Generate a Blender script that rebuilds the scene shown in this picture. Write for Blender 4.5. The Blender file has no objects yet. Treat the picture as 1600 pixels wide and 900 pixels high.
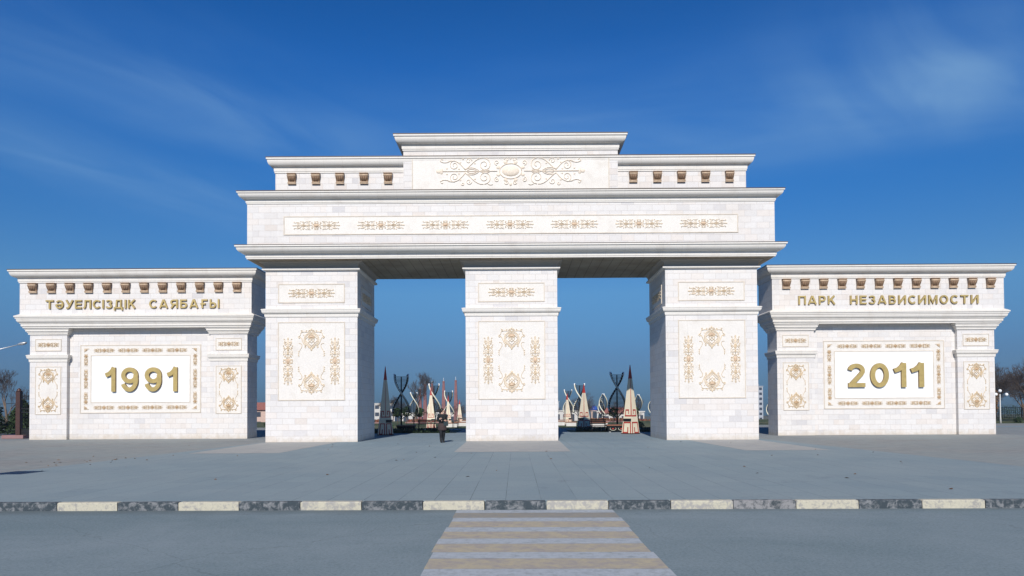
import bpy, math, random
from mathutils import Vector, Matrix
R = math.radians
scn = bpy.context.scene
col = scn.collection
rnd = random.Random(7)

# ------------------------------------------------------------------ camera
cam_d = bpy.data.cameras.new('camera'); cam = bpy.data.objects.new('camera', cam_d); col.objects.link(cam)
PITCH = 1.2
cam_d.sensor_width = 36; cam_d.lens = 36*1150/1600
cam_d.clip_start = 0.1; cam_d.clip_end = 6000
cam_d.shift_y = (187-1150*math.tan(R(PITCH)))/1600
cam_d.shift_x = -6/1600
cam.matrix_world = (Matrix.Translation((0.2, -37.6, 1.7)) @ Matrix.Rotation(R(90+PITCH), 4, 'X')
                    @ Matrix.Rotation(R(-0.33), 4, 'Z'))
scn.camera = cam

# ------------------------------------------------------------------ light
SUN_EL, SUN_AZ = 33.5, 4.5        # azimuth of travel, degrees from +Y towards +X
sd = bpy.data.lights.new('sun', 'SUN'); sun = bpy.data.objects.new('sun', sd); col.objects.link(sun)
sd.energy = 4.9; sd.angle = R(0.5); sd.color = (1.0, 0.95, 0.885)
trav = Vector((math.sin(R(SUN_AZ))*math.cos(R(SUN_EL)), math.cos(R(SUN_AZ))*math.cos(R(SUN_EL)), -math.sin(R(SUN_EL))))
sun.rotation_euler = trav.to_track_quat('-Z', 'Y').to_euler()
scn.view_settings.view_transform = 'Standard'; scn.view_settings.look = 'None'
scn.view_settings.gamma = 1; scn.view_settings.exposure = -0.09
scn.view_settings.use_curve_mapping = False

w = bpy.data.worlds.new("World"); scn.world = w; w.use_nodes = True
nt = w.node_tree; nt.nodes.clear()
def N(t, typ, **kw):
    n = t.nodes.new(typ)
    for k, v in kw.items(): setattr(n, k, v)
    return n
out = N(nt, 'ShaderNodeOutputWorld'); bg = N(nt, 'ShaderNodeBackground'); bg.inputs[1].default_value = 0.10
sky = N(nt, 'ShaderNodeTexSky', sky_type='NISHITA'); sky.sun_disc = False
sky.sun_elevation = R(SUN_EL); sky.sun_rotation = R(180+SUN_AZ)
sky.air_density = 1.0; sky.dust_density = 0.15; sky.ozone_density = 4.0; sky.altitude = 500
tcw = N(nt, 'ShaderNodeTexCoord')
# clear winter air: Nishita re-tinted by height (deep blue above, darkened overhead to cut fill, dull slate blue along the horizon)
sep = N(nt, 'ShaderNodeSeparateXYZ'); nt.links.new(tcw.outputs['Generated'], sep.inputs[0])
tint = N(nt, 'ShaderNodeValToRGB'); el = tint.color_ramp.elements
stops = [(0.0, (.085, .165, .33)), (0.012, (.095, .19, .38)), (0.067, (.17, .295, .49)), (0.152, (.31, .55, .72)), (0.281, (.16, .56, .92)), (0.355, (.12, .58, 1.04)), (0.423, (.095, .56, 1.06)), (0.50, (.08, .50, .95)), (0.75, (.05, .20, .36)), (1.0, (.04, .14, .25))]
while len(el) < len(stops): el.new(0.5)
for e_, (p_, c_) in zip(el, stops): e_.position = p_; e_.color = (*[q_*1.12 for q_ in c_], 1)
nt.links.new(sep.outputs[2], tint.inputs[0])
mul = N(nt, 'ShaderNodeMix', data_type='RGBA', blend_type='MULTIPLY'); mul.inputs[0].default_value = 1
nt.links.new(sky.outputs[0], mul.inputs[6]); nt.links.new(tint.outputs[0], mul.inputs[7])
# thin cirrus on a flat high layer (plane coordinates = direction / height)
div = N(nt, 'ShaderNodeVectorMath', operation='DIVIDE'); cmb = N(nt, 'ShaderNodeCombineXYZ')
mx = N(nt, 'ShaderNodeMath', operation='MAXIMUM'); mx.inputs[1].default_value = 0.05; nt.links.new(sep.outputs[2], mx.inputs[0])
for i in range(3): nt.links.new(mx.outputs[0], cmb.inputs[i])
nt.links.new(tcw.outputs['Generated'], div.inputs[0]); nt.links.new(cmb.outputs[0], div.inputs[1])
def M(op, a, b=None, c=None):
    n = N(nt, 'ShaderNodeMath', operation=op)
    for i, v in enumerate((a, b, c)):
        if v is None: continue
        if isinstance(v, bpy.types.NodeSocket): nt.links.new(v, n.inputs[i])
        else: n.inputs[i].default_value = v
    return n.outputs[0]
def cirrus(cx, cy, ang, length, width, amp, nscale, seed):
    mp = N(nt, 'ShaderNodeMapping', vector_type='TEXTURE'); mp.inputs['Location'].default_value = (cx, cy, 0); mp.inputs['Rotation'].default_value = (0, 0, R(ang))
    nt.links.new(div.outputs[0], mp.inputs['Vector'])
    warp = N(nt, 'ShaderNodeTexNoise'); warp.inputs['Scale'].default_value = 1.1; warp.inputs['Detail'].default_value = 3
    nt.links.new(mp.outputs[0], warp.inputs['Vector'])
    sp = N(nt, 'ShaderNodeSeparateXYZ'); nt.links.new(mp.outputs[0], sp.inputs[0])
    u = M('DIVIDE', sp.outputs[0], length)
    v = M('DIVIDE', M('ADD', sp.outputs[1], M('MULTIPLY', M('SUBTRACT', warp.outputs[0], 0.5), width*1.6)), width)
    g_ = M('EXPONENT', M('MULTIPLY', M('ADD', M('MULTIPLY', u, u), M('MULTIPLY', v, v)), -1.0))
    sc = N(nt, 'ShaderNodeMapping'); sc.inputs['Scale'].default_value = (1.0, 3.0, 1); sc.inputs['Location'].default_value = (seed, seed*.7, seed*1.3)
    nt.links.new(mp.outputs[0], sc.inputs['Vector'])
    n = N(nt, 'ShaderNodeTexNoise'); n.inputs['Scale'].default_value = nscale; n.inputs['Detail'].default_value = 6; n.inputs['Roughness'].default_value = 0.5; n.inputs['Distortion'].default_value = 0.7
    nt.links.new(sc.outputs[0], n.inputs['Vector'])
    r = N(nt, 'ShaderNodeMapRange', interpolation_type='SMOOTHSTEP'); r.inputs[1].default_value = 0.25; r.inputs[2].default_value = 0.75; r.inputs[3].default_value = 0.15
    nt.links.new(n.outputs[0], r.inputs[0])
    return M('MULTIPLY', M('MULTIPLY', g_, r.outputs[0]), amp)
f1 = cirrus(-1.02, 2.35, 60, 0.95, 0.34, 0.46, 0.8, 3.1)
f2 = cirrus(0.90, 2.45, -12, 1.0, 0.50, 0.36, 0.6, 7.7)
f3 = cirrus(1.28, 2.22, 50, 0.45, 0.34, 0.55, 1.0, 1.9)
f4 = cirrus(-1.75, 2.9, 70, 1.2, 0.34, 0.38, 0.7, 5.3)
f5 = cirrus(0.3, 2.75, 20, 0.6, 0.4, 0.30, 0.7, 9.3)
ft = M('MINIMUM', M('ADD', M('ADD', M('ADD', f1, f2), f3), M('ADD', f4, f5)), 0.7)
cl = N(nt, 'ShaderNodeMix', data_type='RGBA'); cl.inputs[7].default_value = (2.3, 4.3, 7.0, 1)
nt.links.new(ft, cl.inputs[0]); nt.links.new(mul.outputs[2], cl.inputs[6])
nt.links.new(cl.outputs[2], bg.inputs[0]); nt.links.new(bg.outputs[0], out.inputs[0])

# ------------------------------------------------------------------ materials
MATS = {}
def base_mat(name, rough=0.7, metal=0.0, spec=0.4):
    m = bpy.data.materials.new(name); m.use_nodes = True
    t = m.node_tree; b = t.nodes['Principled BSDF']
    b.inputs['Roughness'].default_value = rough; b.inputs['Metallic'].default_value = metal
    b.inputs['Specular IOR Level'].default_value = spec
    MATS[name] = m
    return m, t, b
def L(t, a, b): t.links.new(a, b)
def mix(t, fac, a, b, blend='MIX'):
    n = N(t, 'ShaderNodeMix', data_type='RGBA', blend_type=blend)
    for sock, v in ((n.inputs[0], fac), (n.inputs[6], a), (n.inputs[7], b)):
        if isinstance(v, bpy.types.NodeSocket): L(t, v, sock)
        elif isinstance(v, (int, float)): sock.default_value = v
        else: sock.default_value = (*v, 1)
    return n.outputs[2]
def noise(t, vec, scale, detail=4, rough=0.6, dist=0.0):
    n = N(t, 'ShaderNodeTexNoise'); n.inputs['Scale'].default_value = scale; n.inputs['Detail'].default_value = detail
    n.inputs['Roughness'].default_value = rough; n.inputs['Distortion'].default_value = dist
    if vec is not None: L(t, vec, n.inputs['Vector'])
    return n.outputs[0]
def rng(t, v, a, b, c=0.0, d=1.0):
    n = N(t, 'ShaderNodeMapRange'); L(t, v, n.inputs[0])
    for i, x in enumerate((a, b, c, d)): n.inputs[i+1].default_value = x
    return n.outputs[0]
def bump(t, b, h, strength=0.3, dist=0.01):
    n = N(t, 'ShaderNodeBump'); n.inputs['Strength'].default_value = strength; n.inputs['Distance'].default_value = dist
    L(t, h, n.inputs['Height']); L(t, n.outputs[0], b.inputs['Normal'])
def posn(t):    # object position, shifted per object so copies never match
    tc = N(t, 'ShaderNodeTexCoord'); oi = N(t, 'ShaderNodeObjectInfo')
    a = N(t, 'ShaderNodeVectorMath', operation='ADD'); L(t, tc.outputs['Object'], a.inputs[0]); L(t, oi.outputs['Location'], a.inputs[1])
    return a.outputs[0]
def uvpos(t):
    tc = N(t, 'ShaderNodeTexCoord'); oi = N(t, 'ShaderNodeObjectInfo')
    sc = N(t, 'ShaderNodeVectorMath', operation='MULTIPLY'); L(t, oi.outputs['Location'], sc.inputs[0]); sc.inputs[1].default_value = (1.37, 0, 0)
    a = N(t, 'ShaderNodeVectorMath', operation='ADD'); L(t, tc.outputs['UV'], a.inputs[0]); L(t, sc.outputs[0], a.inputs[1])
    return a.outputs[0]
def simple(name, c, rough=0.7, metal=0.0, var=0.12, scale=3.0, spec=0.4, bmp=0.0):
    m, t, b = base_mat(name, rough, metal, spec)
    n = noise(t, posn(t), scale, 5)
    f = rng(t, n, 0.3, 0.7)
    L(t, mix(t, f, tuple(x*(1-var) for x in c), tuple(min(1, x*(1+var)) for x in c)), b.inputs['Base Color'])
    if bmp: bump(t, b, noise(t, posn(t), scale*12, 4), bmp, 0.01)
    return m
def brick(t, vec, wdt, hgt, mortar, off=0.5):
    n = N(t, 'ShaderNodeTexBrick'); n.offset = off; n.offset_frequency = 2; n.squash = 1
    n.inputs['Color1'].default_value = (0, 0, 0, 1); n.inputs['Color2'].default_value = (1, 1, 1, 1); n.inputs['Mortar'].default_value = (0.5, 0.5, 0.5, 1)
    n.inputs['Scale'].default_value = 1; n.inputs['Mortar Size'].default_value = mortar; n.inputs['Mortar Smooth'].default_value = 0.3
    n.inputs['Brick Width'].default_value = wdt; n.inputs['Row Height'].default_value = hgt
    L(t, vec, n.inputs['Vector'])
    return n.outputs['Color'], n.outputs['Fac']
def ramp(t, v, stops):
    n = N(t, 'ShaderNodeValToRGB'); L(t, v, n.inputs[0]); e = n.color_ramp.elements
    while len(e) < len(stops): e.new(0.5)
    for el, (p, c) in zip(e, stops): el.position = p; el.color = (*c, 1)
    return n.outputs[0]

def masonry(name, wdt=0.62, hgt=0.305, tint=(1, 1, 1)):
    m, t, b = base_mat(name, 0.62, 0, 0.35)
    uv = uvpos(t)
    c, f = brick(t, uv, wdt, hgt, 0.0070)
    c2, f2 = brick(t, uv, wdt*2, hgt, 0.001)
    val = mix(t, 0.35, c, c2)
    k = [tuple(a*s for a, s in zip(q, tint)) for q in ((0.575, 0.56, 0.565), (0.68, 0.66, 0.645), (0.735, 0.715, 0.695), (0.735, 0.69, 0.65), (0.655, 0.60, 0.555))]
    colr = ramp(t, val, [(0.0, k[0]), (0.18, k[1]), (0.5, k[2]), (0.78, k[3]), (1.0, k[4])])
    n1 = noise(t, posn(t), 9, 6, 0.65)
    colr = mix(t, 0.5, colr, ramp(t, n1, [(0.3, (0.86, 0.85, 0.84)), (0.7, (1, 1, 1))]), 'MULTIPLY')
    n2 = noise(t, posn(t), 0.5, 5, 0.6)
    colr = mix(t, rng(t, n2, 0.5, 0.75, 0, 0.35), colr, (0.60, 0.555, 0.51))
    ms = N(t, 'ShaderNodeMapping'); ms.inputs['Scale'].default_value = (5.0, 5.0, 0.35); L(t, posn(t), ms.inputs['Vector'])
    colr = mix(t, rng(t, noise(t, ms.outputs[0], 1.0, 6, 0.7), 0.56, 0.80, 0, 0.30), colr, (0.54, 0.50, 0.46))
    # splash stain along the foot of the wall
    g = N(t, 'ShaderNodeNewGeometry'); sp = N(t, 'ShaderNodeSeparateXYZ'); L(t, g.outputs['Position'], sp.inputs[0])
    nn = noise(t, posn(t), 3, 5, 0.7)
    ad = N(t, 'ShaderNodeMath', operation='MULTIPLY_ADD'); L(t, nn, ad.inputs[0]); ad.inputs[1].default_value = -0.9; L(t, sp.outputs[2], ad.inputs[2])
    colr = mix(t, rng(t, ad.outputs[0], -0.1, -0.45, 0, 0.55), colr, (0.50, 0.42, 0.31))
    colr = mix(t, rng(t, f, 0, 1, 0, 0.60), colr, (0.40, 0.35, 0.31))
    L(t, colr, b.inputs['Base Color'])
    h = N(t, 'ShaderNodeMath', operation='MULTIPLY_ADD'); L(t, f, h.inputs[0]); h.inputs[1].default_value = -1.0
    L(t, val, h.inputs[2])
    h2 = N(t, 'ShaderNodeMath', operation='MULTIPLY_ADD'); L(t, noise(t, posn(t), 40, 4), h2.inputs[0]); h2.inputs[1].default_value = 0.25; L(t, h.outputs[0], h2.inputs[2])
    bump(t, b, h2.outputs[0], 0.5, 0.008)
    return m
M_stone = masonry('limestone_blocks')
M_stone2 = masonry('limestone_blocks_small', 0.60, 0.30)

def trim(name, c, joint=0.95, rough=0.6):
    m, t, b = base_mat(name, rough, 0, 0.35)
    uv = uvpos(t)
    cc, f = brick(t, uv, joint, 50.0, 0.005, 0.0)
    n1 = noise(t, posn(t), 22, 6, 0.7); n2 = noise(t, posn(t), 1.3, 5, 0.65)
    k = mix(t, rng(t, n1, 0.35, 0.65), tuple(x*0.88 for x in c), c)
    k = mix(t, rng(t, n2, 0.5, 0.8, 0, 0.45), k, (0.52, 0.46, 0.39))
    k = mix(t, rng(t, f, 0, 1, 0, 0.4), k, (0.34, 0.29, 0.25))
    L(t, k, b.inputs['Base Color'])
    bump(t, b, n1, 0.25, 0.006)
    return m
M_trim = trim('moulded_limestone', (0.78, 0.745, 0.69))
M_panel = trim('travertine_panel', (0.775, 0.74, 0.69), 3.2)
M_panelw = trim('travertine_panel_pale', (0.80, 0.765, 0.71), 3.2)
M_cap = trim('shaded_cove_stone', (0.42, 0.375, 0.315))  # shade under the cornice is put into this darker cove colour
M_edge = simple('panel_moulding', (0.62, 0.55, 0.46), 0.65)
M_white = simple('white_polished_slab', (0.86, 0.87, 0.87), 0.35, var=0.02)
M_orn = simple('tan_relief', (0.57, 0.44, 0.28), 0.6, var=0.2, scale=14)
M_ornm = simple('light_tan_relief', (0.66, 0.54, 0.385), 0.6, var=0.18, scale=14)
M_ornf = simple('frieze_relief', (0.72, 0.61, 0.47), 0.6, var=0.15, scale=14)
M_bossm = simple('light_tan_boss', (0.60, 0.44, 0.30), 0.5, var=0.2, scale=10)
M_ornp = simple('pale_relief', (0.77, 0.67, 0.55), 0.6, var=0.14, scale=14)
M_boss = simple('tan_boss', (0.50, 0.33, 0.19), 0.5, var=0.2, scale=10)
M_brk = simple('terracotta_console', (0.25, 0.16, 0.10), 0.6, var=0.3, scale=9)
M_brkl = simple('tan_console_band', (0.55, 0.41, 0.28), 0.6, var=0.2, scale=9)
M_gold = simple('gold_paint', (0.54, 0.405, 0.155), 0.38, 0.35, 0.12, 5)
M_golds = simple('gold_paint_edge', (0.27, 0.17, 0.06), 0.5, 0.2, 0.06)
M_flash = simple('roof_flashing', (0.09, 0.07, 0.055), 0.5, 0.3)
M_dark = simple('dark_iron', (0.025, 0.026, 0.028), 0.45, 0.5)
M_cream = simple('cream_enamel', (0.74, 0.72, 0.58), 0.4, var=0.08)
M_red = simple('red_paint', (0.42, 0.035, 0.025), 0.5)
M_obel = simple('obelisk_cream', (0.74, 0.67, 0.51), 0.5, var=0.05)
M_tower = simple('red_granite', (0.20, 0.085, 0.085), 0.6, var=0.2, scale=2)
M_wood = simple('brown_wood', (0.28, 0.12, 0.07), 0.6, var=0.2, scale=6)
M_conc = simple('white_concrete', (0.62, 0.61, 0.58), 0.8, var=0.1)
M_bark = simple('bark', (0.16, 0.115, 0.085), 0.9, var=0.3)
M_twig = simple('twigs', (0.085, 0.068, 0.06), 0.9, var=0.3)
M_pink = simple('pink_granite', (0.27, 0.155, 0.15), 0.6)
M_brown = simple('brown_steel', (0.07, 0.035, 0.03), 0.5, 0.3)
M_galv = simple('galvanised_steel', (0.55, 0.57, 0.58), 0.4, 0.6)
M_glass = simple('dark_window', (0.05, 0.06, 0.08), 0.15, var=0.2, spec=0.6)
M_blue = simple('blue_dome', (0.02, 0.10, 0.48), 0.4)
M_globe = simple('white_globe', (0.85, 0.87, 0.9), 0.25, var=0.02)
M_skin = simple('skin', (0.58, 0.36, 0.27), 0.55, var=0.05)
M_hair = simple('black_hair', (0.014, 0.011, 0.010), 0.5)
M_coat = simple('dark_coat', (0.009, 0.011, 0.013), 0.85, var=0.3, scale=12)
M_skirt = simple('brown_skirt', (0.05, 0.032, 0.030), 0.85)
M_boot = simple('black_boot', (0.012, 0.011, 0.012), 0.5)
M_bag = simple('teal_bag', (0.02, 0.035, 0.038), 0.5)
M_plaster = simple('pale_plaster', (0.58, 0.56, 0.52), 0.8, var=0.1)
M_plasterp = simple('pink_plaster', (0.55, 0.40, 0.33), 0.8, var=0.1)
M_city = simple('hazed_panel_block', (0.40, 0.43, 0.47), 0.8, var=0.1)  # grey-blue tone carries the distance haze in the colour
M_roof = simple('red_roof', (0.34, 0.13, 0.10), 0.7)

def leafmat(name, a, bcol):
    m, t, b = base_mat(name, 0.6, 0, 0.3)
    oi = N(t, 'ShaderNodeTexCoord')
    n = noise(t, oi.outputs['Object'], 2.5, 4)
    L(t, mix(t, rng(t, n, 0.35, 0.65), a, bcol), b.inputs['Base Color'])
    return m
M_leaf = leafmat('conifer_leaf', (0.012, 0.030, 0.012), (0.045, 0.075, 0.026))
M_leaf2 = leafmat('hedge_leaf', (0.03, 0.07, 0.03), (0.08, 0.13, 0.045))
M_dry = leafmat('dry_leaf', (0.11, 0.06, 0.03), (0.20, 0.12, 0.06))

# soffit of narrow boards running front to back
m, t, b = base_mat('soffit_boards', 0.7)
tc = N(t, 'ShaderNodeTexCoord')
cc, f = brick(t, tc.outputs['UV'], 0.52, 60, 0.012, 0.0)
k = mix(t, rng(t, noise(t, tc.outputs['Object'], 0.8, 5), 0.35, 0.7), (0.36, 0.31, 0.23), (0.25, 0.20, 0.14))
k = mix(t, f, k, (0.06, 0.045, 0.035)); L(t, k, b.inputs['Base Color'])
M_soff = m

# ground materials
def ground_mat(name, kind):
    m, t, b = base_mat(name, 0.85, 0, 0.3)
    tc = N(t, 'ShaderNodeTexCoord'); P = tc.outputs['Object']
    if kind == 'asphalt':
        n1 = noise(t, P, 26, 4, 0.75); n2 = noise(t, P, 0.30, 7, 0.62, 0.9); n3 = noise(t, P, 5, 7, 0.75); n4 = noise(t, P, 90, 2, 0.6)
        mp = N(t, 'ShaderNodeMapping'); mp.inputs['Scale'].default_value = (0.06, 0.9, 1); L(t, P, mp.inputs['Vector']); n5 = noise(t, mp.outputs[0], 1.0, 6, 0.65, 0.3)
        k = mix(t, rng(t, n2, 0.32, 0.68), (0.131, 0.185, 0.207), (0.199, 0.250, 0.277))
        k = mix(t, rng(t, n5, 0.48, 0.70, 0, 0.55), k, (0.218, 0.265, 0.297))
        k = mix(t, rng(t, n3, 0.52, 0.70, 0, 0.45), k, (0.112, 0.154, 0.174))
        k = mix(t, rng(t, n1, 0.40, 0.66, 0, 0.55), k, (0.257, 0.312, 0.347))
        k = mix(t, rng(t, n1, 0.44, 0.30, 0, 0.5), k, (0.082, 0.114, 0.132))
        k = mix(t, rng(t, n4, 0.66, 0.78, 0, 0.5), k, (0.349, 0.406, 0.440))
        sp = N(t, 'ShaderNodeSeparateXYZ'); L(t, P, sp.inputs[0])
        ed = N(t, 'ShaderNodeMath', operation='MULTIPLY_ADD'); L(t, noise(t, P, 1.6, 6, 0.7), ed.inputs[0]); ed.inputs[1].default_value = 0.7; L(t, sp.outputs[1], ed.inputs[2])
        k = mix(t, rng(t, ed.outputs[0], -24.35, -23.85, 0, 0.6), k, (0.097, 0.120, 0.127))       # dirt gathered against the kerb
        vo = N(t, 'ShaderNodeTexVoronoi', feature='DISTANCE_TO_EDGE'); vo.inputs['Scale'].default_value = 0.16
        wv = N(t, 'ShaderNodeVectorMath', operation='ADD'); L(t, P, wv.inputs[0])
        nc = N(t, 'ShaderNodeTexNoise'); nc.inputs['Scale'].default_value = 0.9; nc.inputs['Detail'].default_value = 6; L(t, P, nc.inputs['Vector']); L(t, nc.outputs['Color'], wv.inputs[1]); L(t, wv.outputs[0], vo.inputs['Vector'])
        k = mix(t, rng(t, vo.outputs[0], 0.0022, 0.0006, 0, 0.28), k, (0.058, 0.078, 0.088))
        L(t, k, b.inputs['Base Color']); bump(t, b, n1, 0.6, 0.006)
    elif kind == 'slabs':
        mp = N(t, 'ShaderNodeMapping'); mp.inputs['Rotation'].default_value = (0, 0, R(90)); L(t, P, mp.inputs['Vector'])
        c, f = brick(t, mp.outputs[0], 1.32, 0.66, 0.006)
        n2 = noise(t, P, 0.22, 6, 0.62, 0.8); n3 = noise(t, P, 3.5, 7, 0.7); n1 = noise(t, P, 50, 3, 0.7)
        k = mix(t, rng(t, c, 0, 1), (0.192, 0.253, 0.290), (0.220, 0.284, 0.316))
        k = mix(t, rng(t, n2, 0.40, 0.70, 0, 0.8), k, (0.256, 0.306, 0.329))
        k = mix(t, rng(t, n3, 0.55, 0.8, 0, 0.35), k, (0.141, 0.187, 0.216))
        k = mix(t, rng(t, n1, 0.4, 0.7, 0, 0.3), k, (0.301, 0.374, 0.398))
        k = mix(t, rng(t, noise(t, P, 14, 5, 0.75), 0.45, 0.70, 0, 0.35), k, (0.155, 0.192, 0.226))
        k = mix(t, rng(t, noise(t, P, 0.9, 6, 0.7, 1.0), 0.60, 0.72, 0, 0.40), k, (0.131, 0.161, 0.193))
        sel = rng(t, noise(t, P, 0.5, 2), 0.40, 0.60, 0.25, 0.95)
        fm = N(t, 'ShaderNodeMath', operation='MULTIPLY'); L(t, f, fm.inputs[0]); L(t, sel, fm.inputs[1])
        k = mix(t, fm.outputs[0], k, (0.071, 0.094, 0.109))
        L(t, k, b.inputs['Base Color']); bump(t, b, n1, 0.25, 0.004)
    elif kind == 'pavers':
        c, f = brick(t, P, 0.4, 0.2, 0.012)
        n2 = noise(t, P, 0.25, 6, 0.62, 0.8); n3 = noise(t, P, 4, 6, 0.7)
        k = mix(t, rng(t, c, 0, 1), (0.218, 0.228, 0.232), (0.297, 0.297, 0.287))
        k = mix(t, rng(t, n2, 0.35, 0.7, 0, 0.7), k, (0.264, 0.312, 0.322))
        k = mix(t, rng(t, n3, 0.55, 0.8, 0, 0.4), k, (0.172, 0.180, 0.174))
        k = mix(t, rng(t, f, 0, 1, 0, 0.5), k, (0.119, 0.128, 0.123))
        L(t, k, b.inputs['Base Color'])
    elif kind == 'paleslab':
        c, f = brick(t, P, 0.6, 0.6, 0.005)
        k = mix(t, rng(t, c, 0, 1), (0.337, 0.338, 0.336), (0.376, 0.375, 0.362))
        k = mix(t, rng(t, noise(t, P, 1.5, 6, 0.7), 0.45, 0.75, 0, 0.6), k, (0.264, 0.292, 0.304))
        L(t, k, b.inputs['Base Color'])
    elif kind == 'grass':
        n1 = noise(t, P, 6, 5, 0.7); n2 = noise(t, P, 0.12, 5, 0.6)
        k = mix(t, rng(t, n1, 0.35, 0.65), (0.035, 0.055, 0.020), (0.085, 0.105, 0.040))
        k = mix(t, rng(t, n2, 0.45, 0.6, 0, 0.7), k, (0.15, 0.14, 0.075))
        L(t, k, b.inputs['Base Color'])
    elif kind == 'earth':
        n1 = noise(t, P, 0.6, 6, 0.7); n2 = noise(t, P, 0.02, 5, 0.6)
        k = mix(t, rng(t, n1, 0.35, 0.65), (0.13, 0.125, 0.085), (0.20, 0.18, 0.13))
        k = mix(t, rng(t, n2, 0.4, 0.6, 0, 0.8), k, (0.07, 0.08, 0.05))
        L(t, k, b.inputs['Base Color'])
    return m
G = {k: ground_mat('ground_'+k, k) for k in ('asphalt', 'slabs', 'pavers', 'paleslab', 'grass', 'earth')}

def paint(name, c, under, lo, hi, scale=7, thr=None):
    m, t, b = base_mat(name, 0.75, 0, 0.3)
    P = posn(t)
    n1 = noise(t, P, scale, 8, 0.75, 0.4); n2 = noise(t, P, 30, 4, 0.7)
    k = mix(t, rng(t, n2, 0.3, 0.7), tuple(x*0.85 for x in c), c)
    k = mix(t, rng(t, n1, lo, hi), k, under)
    L(t, k, b.inputs['Base Color']); bump(t, b, n1, 0.4, 0.004)
    return m
CONC = (0.24, 0.24, 0.245)
K_dark = paint('kerb_black_paint', (0.045, 0.062, 0.075), (0.20, 0.21, 0.22), 0.47, 0.60, 8)
K_darkw = paint('kerb_black_paint_worn', (0.055, 0.07, 0.08), (0.25, 0.25, 0.255), 0.40, 0.54, 7)
K_cream = paint('kerb_cream_paint', (0.53, 0.50, 0.395), (0.31, 0.30, 0.28), 0.50, 0.60, 10)
K_creamw = paint('kerb_cream_paint_worn', (0.54, 0.51, 0.40), (0.33, 0.32, 0.30), 0.44, 0.56, 9)
C_white = paint('road_white_paint', (0.43, 0.47, 0.515), (0.26, 0.29, 0.31), 0.48, 0.68, 9)
C_yellow = paint('road_yellow_paint', (0.48, 0.42, 0.30), (0.33, 0.30, 0.285), 0.40, 0.62, 5)
C_yelloww = paint('road_yellow_paint_worn', (0.34, 0.31, 0.25), (0.235, 0.24, 0.245), 0.38, 0.65, 6)

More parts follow.
